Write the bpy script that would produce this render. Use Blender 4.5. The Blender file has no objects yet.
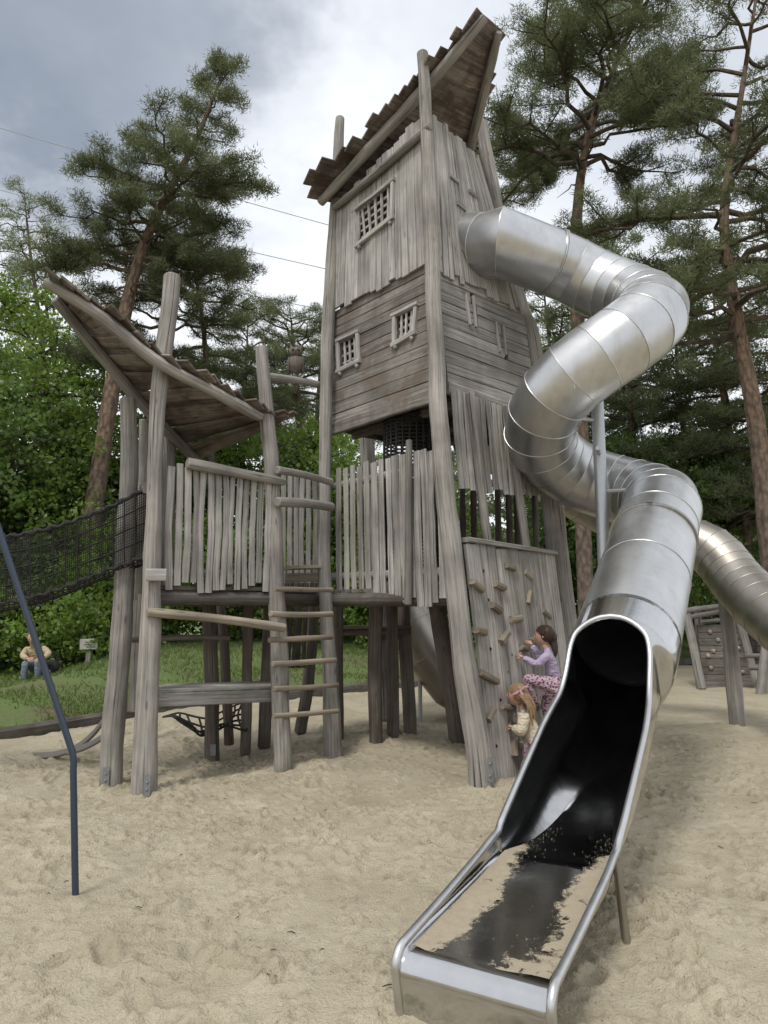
import bpy, bmesh, math, random
import numpy as np
from mathutils import Vector, Matrix, noise

random.seed(7)
RNG = np.random.default_rng(11)
SC = bpy.context.scene
COL = SC.collection
V = Vector

# ------------------------------------------------------------------ camera
FPX, PITCH, EYE = 710.0, math.radians(7.9), 1.6
CP, SP = math.cos(PITCH), math.sin(PITCH)


def ray(px, py):
    dx, dy = (px - 384) / FPX, (512 - py) / FPX
    return V((dx, CP - dy * SP, SP + dy * CP))


def at(px, py, Y):
    """point of the place that stands Y metres ahead"""
    r = ray(px, py)
    return V((0, 0, EYE)) + r * (Y / r.y)


def gnd(px, py, z=0.0):
    r = ray(px, py)
    return V((0, 0, EYE)) + r * ((z - EYE) / r.z)


def hit(px, py, p, n):
    r = ray(px, py)
    o = V((0, 0, EYE))
    return o + r * ((p - o).dot(n) / r.dot(n))


cam_d = bpy.data.cameras.new('camera')
cam = bpy.data.objects.new('camera', cam_d)
COL.objects.link(cam)
cam.location = (0, 0, EYE)
cam.rotation_euler = (math.pi / 2 + PITCH, 0, 0)
cam_d.sensor_fit = 'VERTICAL'
cam_d.sensor_height = 36
cam_d.lens = 36 * FPX / 1024
cam_d.clip_start = 0.05
cam_d.clip_end = 3000
SC.camera = cam

# ------------------------------------------------------------------ scene objects
WL = {}


def tagp(o, label=None, cat=None, group=None, kind=None):
    if label: o['label'] = label
    if cat: o['category'] = cat
    if group: o['group'] = group
    if kind: o['kind'] = kind


def thing(name, label, cat, loc, group=None):
    o = bpy.data.objects.new(name, None)
    o.empty_display_size = 0.2
    COL.objects.link(o)
    o.location = loc
    WL[o.name] = V(loc)
    tagp(o, label, cat, group)
    return o


def copy_tree(o, parent=None):
    c = o.copy()
    COL.objects.link(c)
    c.parent = parent
    for ch in list(o.children):
        copy_tree(ch, c)
    return c


def catmull(pts, n):
    """n points evenly spaced in parameter through pts; tuples of any length"""
    P = [np.array(p, float) for p in pts]
    if len(P) == 2:
        return [P[0] + (P[1] - P[0]) * i / (n - 1) for i in range(n)]
    P = [2 * P[0] - P[1]] + P + [2 * P[-1] - P[-2]]
    segs = len(P) - 3
    out = []
    for i in range(n):
        u = i / (n - 1) * segs
        k = min(int(u), segs - 1)
        t = u - k
        a, b, c, d = P[k:k + 4]
        out.append(0.5 * ((2 * b) + (c - a) * t + (2 * a - 5 * b + 4 * c - d) * t * t + (3 * b - a - 3 * c + d) * t ** 3))
    return out


def circle(n):
    return [(math.cos(2 * math.pi * i / n), math.sin(2 * math.pi * i / n)) for i in range(n)]


def chamfer(w, t, c=None):
    a, b = w / 2, t / 2
    c = min(a, b) * 0.3 if c is None else c
    return [(a, -b + c), (a, b - c), (a - c, b), (-a + c, b), (-a, b - c), (-a, -b + c), (-a + c, -b), (a - c, -b)]


class MB:
    def __init__(s):
        s.v, s.f, s.gv, s.ti, s.mi = [], [], [], [], []

    def sweep(s, pts, prof, side=None, scl=None, tint=1.0, jit=0.0, freq=3.0, cap=True, mi=0):
        pts = [V(p) for p in pts]
        n, m = len(pts), len(prof)
        rid = random.uniform(0, 50)
        base = len(s.v)
        per = [0.0]
        for j in range(1, m):
            per.append(per[-1] + math.hypot(prof[j][0] - prof[j - 1][0], prof[j][1] - prof[j - 1][1]))
        al = 0.0
        kk = [x if not isinstance(x, tuple) else 1.0 for x in scl] if scl is not None else [1.0]
        kmean = sum(kk) / len(kk)
        prev = None
        for i, p in enumerate(pts):
            t = (pts[min(i + 1, n - 1)] - pts[max(i - 1, 0)])
            if t.length < 1e-9: t = V((0, 0, 1))
            t.normalize()
            w = side if side is not None else (prev if prev is not None else (V((1, 0, 0)) if abs(t.x) < 0.8 else V((0, 1, 0))))
            w = V(w) - t * V(w).dot(t)
            w.normalize()
            prev = w
            nn = t.cross(w)
            if i: al += (p - pts[i - 1]).length
            k = 1.0 if scl is None else scl[i]
            sc = max(0.02, k if not isinstance(k, tuple) else 1)
            for j, (a, b) in enumerate(prof):
                if isinstance(k, tuple): q = p + w * (a * k[0]) + nn * (b * k[1])
                else: q = p + w * (a * k) + nn * (b * k)
                if jit:
                    d = (q - p)
                    q = q + d * (jit * noise.noise(V((q.x * freq + rid, q.y * freq, q.z * freq * 0.5))))
                s.v.append(q)
                s.gv.append((al + rid * 0.37, per[j] * kmean, rid))
                s.ti.append(tint)
        for i in range(n - 1):
            for j in range(m):
                j2 = (j + 1) % m
                s.f.append((base + i * m + j, base + i * m + j2, base + (i + 1) * m + j2, base + (i + 1) * m + j))
                s.mi.append(mi)
        if cap:
            s.f.append(tuple(base + j for j in reversed(range(m)))); s.mi.append(mi)
            s.f.append(tuple(base + (n - 1) * m + j for j in range(m))); s.mi.append(mi)

    def log(s, pts, radii, n=None, sides=12, jit=0.16, tint=1.0, wob=0.0, freq=4.0, mi=0):
        """round timber through pts; radii one per point"""
        L = sum((V(pts[i + 1]) - V(pts[i])).length for i in range(len(pts) - 1))
        n = n or max(4, int(L / 0.16))
        if not hasattr(radii, '__len__'): radii = [radii] * len(pts)
        full = catmull([tuple(p) + (r,) for p, r in zip(pts, radii)], n)
        k = random.uniform(0, 99)
        P = []
        for i, q in enumerate(full):
            p = V(q[:3])
            if wob:
                p += V((noise.noise(V((p.z * 1.3 + p.x, k, 0))), noise.noise(V((p.z * 1.3 + p.x, 0, k))), 0)) * wob
            P.append(p)
        R = [float(q[3]) for q in full]
        # rounded ends
        t0 = (P[0] - P[1]).normalized(); t1 = (P[-1] - P[-2]).normalized()
        P = [P[0]] + [P[0] - t0 * R[0] * 0.22] + P[1:-1] + [P[-1] - t1 * R[-1] * 0.22] + [P[-1]]
        R = [R[0] * 0.8] + [R[0]] + R[1:-1] + [R[-1]] + [R[-1] * 0.8]
        s.sweep(P, circle(sides), None, R, tint, jit, freq, mi=mi)

    def tube(s, pts, r, sides=10, n=None, tint=1.0, mi=0, smooth_path=True):
        if smooth_path and len(pts) > 2:
            L = sum((V(pts[i + 1]) - V(pts[i])).length for i in range(len(pts) - 1))
            pts = [V(p) for p in catmull(pts, n or max(6, int(L / 0.06)))]
        s.sweep(pts, circle(sides), None, [r] * len(pts), tint, mi=mi)

    def plank(s, a, b, w, t, side, n=None, tint=1.0, wjit=0.05, bend=0.004, c=None, mi=0, taper=1.0):
        """board from a to b, w wide along side, t thick"""
        a, b = V(a), V(b)
        n = n or max(3, int((b - a).length / 0.22) + 2)
        k = random.uniform(0, 99)
        sd = V(side).normalized()
        nv = (b - a).normalized().cross(sd)
        P, S = [], []
        for i in range(n):
            u = i / (n - 1)
            p = a.lerp(b, u) + sd * (bend * noise.noise(V((u * 3, k, 1)))) + nv * (bend * noise.noise(V((u * 3, k, 5))))
            P.append(p)
            S.append(((1 + wjit * noise.noise(V((u * 4, k, 9))) * 1.6) * (1 + (taper - 1) * u), 1.0))
        s.sweep(P, chamfer(w, t, c), sd, S, tint, mi=mi)

    def box(s, c, ax, ay, az, tint=1.0, mi=0):
        """box about c with half-axis vectors"""
        c, ax, ay, az = V(c), V(ax), V(ay), V(az)
        s.sweep([c - az, c + az], chamfer(2 * ax.length, 2 * ay.length, min(ax.length, ay.length) * 0.12), ax, None, tint, mi=mi)

    def ball(s, c, r, seg=10, rings=7, tint=1.0, jit=0.0, mi=0, rot=None):
        c = V(c)
        r = r if hasattr(r, '__len__') else (r, r, r)
        base = len(s.v)
        rid = random.uniform(0, 50)
        for i in range(rings + 1):
            th = math.pi * i / rings
            for j in range(seg):
                ph = 2 * math.pi * j / seg
                d = V((math.sin(th) * math.cos(ph) * r[0], math.sin(th) * math.sin(ph) * r[1], math.cos(th) * r[2]))
                if jit: d *= 1 + jit * noise.noise(d * (3 / max(r)) + V((rid, 0, 0)))
                if rot: d = rot @ d
                s.v.append(c + d); s.gv.append((d.z, d.x, rid)); s.ti.append(tint)
        for i in range(rings):
            for j in range(seg):
                j2 = (j + 1) % seg
                s.f.append((base + i * seg + j, base + (i + 1) * seg + j, base + (i + 1) * seg + j2, base + i * seg + j2)); s.mi.append(mi)

    def build(s, name, mats, parent=None, label=None, cat=None, group=None, kind=None, smooth=True, angle=40, origin=None):
        if parent is not None: off = WL[parent.name]
        else: off = V(origin) if origin is not None else V((0, 0, 0))
        me = bpy.data.meshes.new(name)
        me.from_pydata([tuple(p - off) for p in s.v], [], s.f)
        mats = mats if isinstance(mats, (list, tuple)) else [mats]
        for m in mats: me.materials.append(m)
        if len(mats) > 1: me.polygons.foreach_set('material_index', s.mi)
        a = me.attributes.new('gv', 'FLOAT_VECTOR', 'POINT')
        a.data.foreach_set('vector', np.array(s.gv, np.float32).ravel())
        b = me.attributes.new('tint', 'FLOAT', 'POINT')
        b.data.foreach_set('value', np.array(s.ti, np.float32))
        me.validate()
        if smooth:
            me.polygons.foreach_set('use_smooth', [True] * len(me.polygons))
            me.set_sharp_from_angle(angle=math.radians(angle))
        o = bpy.data.objects.new(name, me)
        COL.objects.link(o)
        if parent is not None: o.parent = parent
        else: o.location = off
        WL[o.name] = off
        tagp(o, label, cat, group, kind)
        return o


def fast_mesh(name, verts, faces, mats, parent=None, tint=None, origin=None, smooth=False, mi=None, **tags):
    """mesh from arrays; faces all with the same corner count"""
    off = WL[parent.name] if parent is not None else (V(origin) if origin is not None else V((0, 0, 0)))
    verts = np.asarray(verts, np.float32) - np.array(off, np.float32)
    faces = np.asarray(faces, np.int32)
    me = bpy.data.meshes.new(name)
    nf, k = faces.shape
    me.vertices.add(len(verts)); me.vertices.foreach_set('co', verts.ravel())
    me.loops.add(nf * k); me.loops.foreach_set('vertex_index', faces.ravel())
    me.polygons.add(nf)
    me.polygons.foreach_set('loop_start', np.arange(0, nf * k, k, dtype=np.int32))
    if smooth: me.polygons.foreach_set('use_smooth', np.ones(nf, bool))
    mats = mats if isinstance(mats, (list, tuple)) else [mats]
    for m in mats: me.materials.append(m)
    if mi is not None: me.polygons.foreach_set('material_index', np.asarray(mi, np.int32))
    me.update(calc_edges=True)
    if tint is not None:
        b = me.attributes.new('tint', 'FLOAT', 'POINT')
        b.data.foreach_set('value', np.asarray(tint, np.float32))
    o = bpy.data.objects.new(name, me)
    COL.objects.link(o)
    if parent is not None: o.parent = parent
    else: o.location = off
    WL[o.name] = off
    tagp(o, tags.get('label'), tags.get('cat'), tags.get('group'), tags.get('kind'))
    return o


# ------------------------------------------------------------------ materials
class NT:
    def __init__(s, name):
        s.m = bpy.data.materials.new(name)
        s.m.use_nodes = True
        s.t = s.m.node_tree
        s.b = s.t.nodes['Principled BSDF']

    def n(s, typ, **kw):
        q = s.t.nodes.new(typ)
        for k, v in kw.items():
            if k.startswith('i_'):
                key = k[2:]
                q.inputs[int(key) if key.isdigit() else key.replace('_', ' ')].default_value = v
            else: setattr(q, k, v)
        return q

    def l(s, a, b): s.t.links.new(a, b)

    def attr(s, name): return s.n('ShaderNodeAttribute', attribute_name=name)

    def vmul(s, a, v):
        q = s.n('ShaderNodeVectorMath', operation='MULTIPLY'); q.inputs[1].default_value = v
        s.l(a, q.inputs[0]); return q.outputs[0]

    def noise(s, vec, scale=1.0, detail=3.0, rough=0.55):
        q = s.n('ShaderNodeTexNoise'); q.inputs['Scale'].default_value = scale
        q.inputs['Detail'].default_value = detail; q.inputs['Roughness'].default_value = rough
        if vec is not None: s.l(vec, q.inputs['Vector'])
        return q.outputs['Fac']

    def ramp(s, fac, stops):
        q = s.n('ShaderNodeValToRGB')
        e = q.color_ramp.elements
        while len(e) < len(stops): e.new(0.5)
        for el, (p, c) in zip(e, stops):
            el.position = p; el.color = (c, c, c, 1) if not hasattr(c, '__len__') else tuple(c) + (1,)
        s.l(fac, q.inputs['Fac']); return q.outputs['Color']

    def mix(s, a, b, fac, mode='MIX'):
        q = s.n('ShaderNodeMix', data_type='RGBA', blend_type=mode)
        for ix, sock, val in ((0, q.inputs[0], fac), (6, q.inputs[6], a), (7, q.inputs[7], b)):
            if hasattr(val, 'links'): s.l(val, sock)
            elif hasattr(val, '__len__'): sock.default_value = tuple(val) + (1,)
            elif ix == 0: sock.default_value = val
            else: sock.default_value = (val, val, val, 1)
        return q.outputs[2]

    def math(s, op, a, b=None, c=None):
        q = s.n('ShaderNodeMath', operation=op)
        for i, val in enumerate((a, b, c)):
            if val is None: continue
            if hasattr(val, 'links'): s.l(val, q.inputs[i])
            else: q.inputs[i].default_value = val
        return q.outputs[0]

    def bump(s, h, strength=0.3, dist=0.01, normal=None):
        q = s.n('ShaderNodeBump'); q.inputs['Strength'].default_value = strength; q.inputs['Distance'].default_value = dist
        s.l(h, q.inputs['Height'])
        if normal is not None: s.l(normal, q.inputs['Normal'])
        return q.outputs['Normal']

    def base(s, c): s.l(c, s.b.inputs['Base Color'])


def wood(name, dark, mid, light, crack=0.5, blotch=None):
    k = NT(name)
    gv = k.attr('gv').outputs['Vector']
    pos = k.n('ShaderNodeNewGeometry').outputs['Position']
    fine = k.noise(k.vmul(gv, (3.5, 210, 7)), 1, 4, 0.65)
    med = k.noise(k.vmul(gv, (1.3, 42, 7)), 1, 5, 0.65)
    big = k.noise(pos, 1.7, 3, 0.6)
    f = k.math('ADD', k.math('MULTIPLY', fine, 0.45), k.math('MULTIPLY', med, 0.55))
    col = k.ramp(f, [(0.34, dark), (0.5, mid), (0.64, light)])
    ck = k.noise(k.vmul(gv, (0.8, 62, 7)), 1, 2, 0.5)
    ckm = k.ramp(ck, [(0.31, 1.0), (0.355, 0.0)])
    col = k.mix(col, tuple(c * 0.25 for c in dark), k.math('MULTIPLY', ckm, crack))
    # knots
    vo = k.n('ShaderNodeTexVoronoi'); vo.inputs['Scale'].default_value = 1.0
    k.l(k.vmul(gv, (2.2, 9, 7)), vo.inputs['Vector'])
    kn = k.ramp(vo.outputs['Distance'], [(0.06, 1.0), (0.13, 0.0)])
    col = k.mix(col, tuple(c * 0.45 for c in dark), k.math('MULTIPLY', kn, 0.6))
    col = k.mix(col, k.ramp(big, [(0.3, 0.55), (0.65, 1.15)]), 0.8, 'MULTIPLY')
    if blotch:
        bl = k.ramp(k.noise(pos, 3.1, 4, 0.65), [(0.48, 0.0), (0.62, 1.0)])
        col = k.mix(col, blotch, k.math('MULTIPLY', bl, 0.7))
    stn = k.noise(k.vmul(gv, (0.55, 9, 11)), 1, 4, 0.65)
    col = k.mix(col, tuple(c * 0.62 for c in dark), k.math('MULTIPLY', k.ramp(stn, [(0.53, 0.0), (0.70, 1.0)]), 0.65))
    # green algae tinge here and there
    al = k.ramp(k.noise(pos, 0.9, 3, 0.6), [(0.55, 0.0), (0.75, 1.0)])
    col = k.mix(col, (0.13, 0.14, 0.075), k.math('MULTIPLY', al, 0.28))
    col = k.mix(col, k.attr('tint').outputs['Color'], 1.0, 'MULTIPLY')
    k.base(col)
    k.b.inputs['Roughness'].default_value = 0.85
    k.b.inputs['Specular IOR Level'].default_value = 0.25
    h = k.math('SUBTRACT', f, k.math('MULTIPLY', ckm, 0.6))
    k.l(k.bump(h, 0.55, 0.012), k.b.inputs['Normal'])
    return k.m


M = {}
M['wood'] = wood('weathered_wood', (0.165, 0.153, 0.138), (0.31, 0.295, 0.272), (0.44, 0.42, 0.392), 0.7)
M['log'] = wood('weathered_log', (0.15, 0.137, 0.120), (0.285, 0.266, 0.24), (0.405, 0.382, 0.35), 0.9)
M['board'] = wood('dark_board', (0.10, 0.09, 0.078), (0.19, 0.174, 0.155), (0.29, 0.27, 0.245), 0.6, (0.12, 0.092, 0.07))
M['tan'] = wood('worn_wood', (0.17, 0.14, 0.105), (0.30, 0.255, 0.20), (0.40, 0.345, 0.28), 0.35)
M['roof'] = wood('stained_roof_board', (0.10, 0.082, 0.068), (0.20, 0.168, 0.143), (0.33, 0.285, 0.25), 0.5, (0.075, 0.046, 0.036))
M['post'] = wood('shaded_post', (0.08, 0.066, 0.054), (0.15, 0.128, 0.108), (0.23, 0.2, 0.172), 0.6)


def simple(name, col, rough=0.6, metal=0.0, var=0.15, scale=20, bump=0.0, spec=0.4):
    k = NT(name)
    pos = k.n('ShaderNodeTexCoord').outputs['Object']
    nz = k.noise(pos, scale, 4, 0.6)
    k.base(k.mix(tuple(c * (1 - var) for c in col), tuple(min(1, c * (1 + var)) for c in col), nz))
    k.b.inputs['Roughness'].default_value = rough
    k.b.inputs['Metallic'].default_value = metal
    k.b.inputs['Specular IOR Level'].default_value = spec
    if bump: k.l(k.bump(nz, bump, 0.01), k.b.inputs['Normal'])
    return k.m


def steel(name, col, r0, r1, dirt=0.4):
    k = NT(name)
    pos = k.n('ShaderNodeNewGeometry').outputs['Position']
    big = k.noise(pos, 2.3, 5, 0.65)
    st = k.noise(k.vmul(pos, (9, 9, 1.6)), 1, 4, 0.65)
    c = k.mix(tuple(x * 0.82 for x in col), col, k.ramp(big, [(0.33, 0.0), (0.62, 1.0)]))
    c = k.mix(c, (0.30, 0.26, 0.20), k.math('MULTIPLY', k.ramp(st, [(0.5, 0.0), (0.75, 1.0)]), dirt))
    k.base(c)
    k.b.inputs['Metallic'].default_value = 1.0
    fine = k.noise(pos, 38, 3, 0.6)
    f = k.math('ADD', k.math('MULTIPLY', big, 0.7), k.math('MULTIPLY', fine, 0.3))
    k.l(k.math('MULTIPLY_ADD', f, (r1 - r0) * 1.6, r0 - (r1 - r0) * 0.3), k.b.inputs['Roughness'])
    k.l(k.bump(big, 0.05, 0.03), k.b.inputs['Normal'])
    return k.m


M['steel'] = steel('brushed_steel', (0.60, 0.605, 0.605), 0.29, 0.43, 0.28)
M['steel_chute'] = steel('polished_steel', (0.56, 0.565, 0.57), 0.09, 0.18, 0.15)
M['steel_old'] = steel('weathered_steel', (0.40, 0.375, 0.33), 0.36, 0.52, 0.55)
M['galv'] = simple('galvanised_metal', (0.45, 0.47, 0.49), 0.45, 0.7, 0.15, 30)
M['plate'] = simple('dull_zinc_plate', (0.24, 0.25, 0.25), 0.55, 0.6, 0.3, 30)
M['bluepaint'] = simple('slate_blue_paint', (0.022, 0.036, 0.06), 0.35, 0.0, 0.12, 40, 0.05, 0.6)
M['rope'] = simple('black_rope', (0.022, 0.021, 0.021), 0.8, 0, 0.3, 150, 0.2)
M['net'] = simple('dark_net', (0.013, 0.0125, 0.012), 0.8, 0, 0.3, 80)
M['dark'] = simple('dark_hole', (0.02, 0.018, 0.016), 0.9)
M['strap'] = simple('grey_strap', (0.17, 0.155, 0.135), 0.75, 0, 0.2, 25)
M['cable'] = simple('cable_metal', (0.3, 0.31, 0.33), 0.6)
M['signboard'] = simple('pale_sign_board', (0.40, 0.39, 0.34), 0.6, 0, 0.2, 14)
M['signink'] = simple('faded_sign_ink', (0.16, 0.155, 0.13), 0.6)


def leafmat(name, col, trans, var=0.35):
    k = NT(name)
    ti = k.attr('tint').outputs['Fac']
    c = k.mix(tuple(x * (1 - var) for x in col), tuple(x * (1 + var) for x in col), ti)
    c2 = k.mix(c, tuple(trans), 0.5)
    d = k.n('ShaderNodeBsdfDiffuse'); k.l(c, d.inputs['Color'])
    tr = k.n('ShaderNodeBsdfTranslucent'); k.l(c2, tr.inputs['Color'])
    g = k.n('ShaderNodeBsdfGlossy'); g.inputs['Roughness'].default_value = 0.45; g.inputs['Color'].default_value = (0.6, 0.6, 0.6, 1)
    m1 = k.n('ShaderNodeMixShader'); m1.inputs[0].default_value = 0.48
    k.l(d.outputs[0], m1.inputs[1]); k.l(tr.outputs[0], m1.inputs[2])
    m2 = k.n('ShaderNodeMixShader'); m2.inputs[0].default_value = 0.04
    k.l(m1.outputs[0], m2.inputs[1]); k.l(g.outputs[0], m2.inputs[2])
    k.l(m2.outputs[0], k.t.nodes['Material Output'].inputs['Surface'])
    return k.m


M['needle'] = leafmat('pine_needles', (0.125, 0.145, 0.072), (0.19, 0.22, 0.075), 0.45)
M['needle_far'] = leafmat('far_pine_needles', (0.15, 0.18, 0.095), (0.24, 0.29, 0.10), 0.4)
M['leaf'] = leafmat('fresh_leaves', (0.14, 0.22, 0.045), (0.34, 0.48, 0.07), 0.5)
M['leaf_dark'] = leafmat('deep_green_leaves', (0.105, 0.17, 0.045), (0.24, 0.35, 0.06), 0.45)
M['grassblade'] = leafmat('grass_blades', (0.135, 0.185, 0.05), (0.22, 0.30, 0.06), 0.45)


def bark(name, low, high, hz):
    k = NT(name)
    gv = k.attr('gv').outputs['Vector']
    pos = k.n('ShaderNodeNewGeometry').outputs['Position']
    vo = k.n('ShaderNodeTexVoronoi'); vo.inputs['Scale'].default_value = 1.0
    k.l(k.vmul(gv, (5, 17, 3)), vo.inputs['Vector'])
    nz = k.noise(pos, 9, 4, 0.65)
    z = k.n('ShaderNodeSeparateXYZ'); k.l(pos, z.inputs[0])
    hf = k.n('ShaderNodeMapRange'); hf.inputs[1].default_value = hz - 2.5; hf.inputs[2].default_value = hz + 2.5
    k.l(k.math('ADD', z.outputs[2], k.math('MULTIPLY', nz, 2.0)), hf.inputs[0])
    c = k.mix(low, high, hf.outputs[0])
    c = k.mix(c, tuple(x * 0.35 for x in low), k.ramp(vo.outputs['Distance'], [(0.35, 0.0), (0.8, 0.8)]))
    c = k.mix(c, k.ramp(nz, [(0.3, 0.65), (0.7, 1.2)]), 1.0, 'MULTIPLY')
    k.base(c)
    k.b.inputs['Roughness'].default_value = 0.9
    k.l(k.bump(vo.outputs['Distance'], 0.6, 0.03), k.b.inputs['Normal'])
    return k.m


M['bark'] = bark('pine_bark', (0.15, 0.115, 0.09), (0.215, 0.145, 0.098), 6.0)
M['bark_dark'] = bark('grey_bark', (0.085, 0.075, 0.06), (0.12, 0.09, 0.06), 8.0)

# sand
k = NT('playground_sand')
pos = k.n('ShaderNodeNewGeometry').outputs['Position']
n1 = k.noise(pos, 1.3, 5, 0.6); n2 = k.noise(pos, 9, 5, 0.65); n3 = k.noise(pos, 220, 3, 0.7); n4 = k.noise(pos, 34, 5, 0.7)
c = k.mix((0.383, 0.335, 0.240), (0.468, 0.416, 0.309), k.ramp(n1, [(0.35, 0.0), (0.65, 1.0)]))
c = k.mix(c, (0.255, 0.21, 0.145), k.math('MULTIPLY', k.ramp(n2, [(0.52, 0.0), (0.70, 1.0)]), 0.5))
c = k.mix(c, k.ramp(n3, [(0.3, 0.72), (0.7, 1.2)]), 0.9, 'MULTIPLY')
vo = k.n('ShaderNodeTexVoronoi'); vo.inputs['Scale'].default_value = 30; k.l(pos, vo.inputs['Vector'])
sp = k.ramp(vo.outputs['Distance'], [(0.07, 1.0), (0.13, 0.0)])
c = k.mix(c, (0.11, 0.08, 0.055), k.math('MULTIPLY', sp, k.ramp(n2, [(0.47, 0.0), (0.58, 0.85)])))
k.base(c)
k.b.inputs['Roughness'].default_value = 0.95; k.b.inputs['Specular IOR Level'].default_value = 0.15
n5 = k.noise(pos, 70, 2, 0.5)
b1 = k.bump(k.math('ADD', n5, k.math('MULTIPLY', n4, .8)), 0.7, 0.022)
k.l(k.bump(n3, 0.5, 0.006, b1), k.b.inputs['Normal'])
SANDK, SANDC = k, c
M['sand'] = k.m
k = NT('thin_sand')
pos = k.n('ShaderNodeNewGeometry').outputs['Position']
n3 = k.noise(pos, 260, 3, 0.7); n2 = k.noise(pos, 22, 4, 0.65)
c = k.mix((0.29, 0.245, 0.175), (0.40, 0.345, 0.255), n2)
c = k.mix(c, k.ramp(n3, [(0.3, 0.7), (0.7, 1.2)]), 0.9, 'MULTIPLY')
k.base(c); k.b.inputs['Roughness'].default_value = 0.95; k.b.inputs['Specular IOR Level'].default_value = 0.15
cov = k.math('ADD', k.math('MULTIPLY', k.attr('tint').outputs['Fac'], 1.0), k.math('MULTIPLY_ADD', k.math('ADD', k.math('MULTIPLY', n3, .6), k.math('MULTIPLY', n2, .8)), 1.0, -1.02))
mr = k.n('ShaderNodeMapRange', interpolation_type='SMOOTHSTEP'); mr.inputs[1].default_value = -.07; mr.inputs[2].default_value = .09
k.l(cov, mr.inputs[0]); k.l(mr.outputs[0], k.b.inputs['Alpha'])
k.l(k.bump(n3, 0.5, 0.005), k.b.inputs['Normal'])
M['thin_sand'] = k.m

# lawn
k = NT('rough_lawn')
pos = k.n('ShaderNodeNewGeometry').outputs['Position']
n1 = k.noise(pos, 0.7, 5, 0.6); n2 = k.noise(pos, 12, 5, 0.7)
c = k.mix((0.075, 0.115, 0.03), (0.14, 0.19, 0.055), n2)
c = k.mix(c, (0.13, 0.105, 0.065), k.ramp(n1, [(0.5, 0.0), (0.66, 0.9)]))
k.base(c); k.b.inputs['Roughness'].default_value = 0.95
k.l(k.bump(n2, 0.8, 0.05), k.b.inputs['Normal'])
M['lawn'] = k.m

# ------------------------------------------------------------------ sky and light
SUN_EL, SUN_AZ = math.radians(58), math.radians(205)   # azimuth clockwise from +Y
w = bpy.data.worlds.new('World')
SC.world = w
w.use_nodes = True
nt = w.node_tree
bg = nt.nodes['Background']
bg.inputs['Strength'].default_value = 0.1
sky = nt.nodes.new('ShaderNodeTexSky')
sky.sky_type = 'NISHITA'; sky.sun_disc = False
sky.sun_elevation = SUN_EL; sky.sun_rotation = SUN_AZ
sky.dust_density = 2.0


class WN(NT):
    def __init__(s, t): s.t = t


q = WN(nt)
d = q.n('ShaderNodeTexCoord').outputs['Generated']
sep = q.n('ShaderNodeSeparateXYZ'); q.l(d, sep.inputs[0])
zc = q.math('ADD', q.math('MAXIMUM', sep.outputs[2], 0.0), 0.22)
inv = q.math('DIVIDE', 1.0, zc)
cx = q.n('ShaderNodeCombineXYZ')
q.l(q.math('MULTIPLY', sep.outputs[0], inv), cx.inputs[0]); q.l(q.math('MULTIPLY', sep.outputs[1], inv), cx.inputs[1])
cl = q.noise(cx.outputs[0], 1.15, 6, 0.52)
cl2 = q.noise(cx.outputs[0], 3.1, 5, 0.6)


def blob(px, py, lo, hi):
    r = ray(px, py).normalized()
    dp = q.n('ShaderNodeVectorMath', operation='DOT_PRODUCT'); dp.inputs[1].default_value = r
    nv = q.n('ShaderNodeVectorMath', operation='NORMALIZE'); q.l(d, nv.inputs[0]); q.l(nv.outputs[0], dp.inputs[0])
    mr = q.n('ShaderNodeMapRange', interpolation_type='SMOOTHSTEP')
    mr.inputs[1].default_value = lo; mr.inputs[2].default_value = hi
    q.l(q.math('ADD', dp.outputs['Value'], q.math('MULTIPLY_ADD', cl2, 0.12, -0.06)), mr.inputs[0])
    return mr.outputs[0]


dk = q.math('ADD', q.math('MULTIPLY', blob(60, -50, 0.925, 0.995), 0.95), q.math('MULTIPLY', blob(700, -60, 0.9, 1.0), 0.5))
dk = q.math('ADD', dk, q.math('MULTIPLY_ADD', cl, 1.1, -0.55))
SKYR = q.ramp(dk, [(0.0, (7.6, 7.8, 8.15)), (0.40, (6.2, 6.5, 7.0)), (1.0, (2.25, 2.6, 3.15))])
SKYC = q.mix(SKYR, sky.outputs[0], 0.06)
q.l(SKYC, bg.inputs['Color'])

sl = bpy.data.lights.new('sun', 'SUN')
sl.energy = 1.5; sl.angle = math.radians(12); sl.color = (1.0, 0.96, 0.9)
so = bpy.data.objects.new('sun', sl); COL.objects.link(so)
sd = V((math.sin(SUN_AZ) * math.cos(SUN_EL), math.cos(SUN_AZ) * math.cos(SUN_EL), math.sin(SUN_EL)))
so.rotation_euler = (-sd).to_track_quat('-Z', 'Y').to_euler()
so.location = sd * 60
SC.view_settings.view_transform = 'Standard'
SC.view_settings.look = 'None'
SC.view_settings.exposure = 0.5
SC.view_settings.gamma = 1
SC.cycles.max_bounces = 12
SC.cycles.diffuse_bounces = 3
SC.cycles.glossy_bounces = 12
SC.cycles.transmission_bounces = 3

# ------------------------------------------------------------------ numpy noise
_H = RNG.random((256, 256)).astype(np.float32)


def vnoise(x, y):
    xi, yi = np.floor(x).astype(int), np.floor(y).astype(int)
    fx, fy = x - xi, y - yi
    fx, fy = fx * fx * (3 - 2 * fx), fy * fy * (3 - 2 * fy)
    g = lambda a, b: _H[a & 255, b & 255]
    return (g(xi, yi) * (1 - fx) + g(xi + 1, yi) * fx) * (1 - fy) + (g(xi, yi + 1) * (1 - fx) + g(xi + 1, yi + 1) * fx) * fy - 0.5


def fbm(x, y, o=4):
    r, a = 0, 1.0
    for i in range(o):
        r = r + a * vnoise(x * 2 ** i + 17 * i, y * 2 ** i + 31 * i); a *= 0.5
    return r


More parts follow.
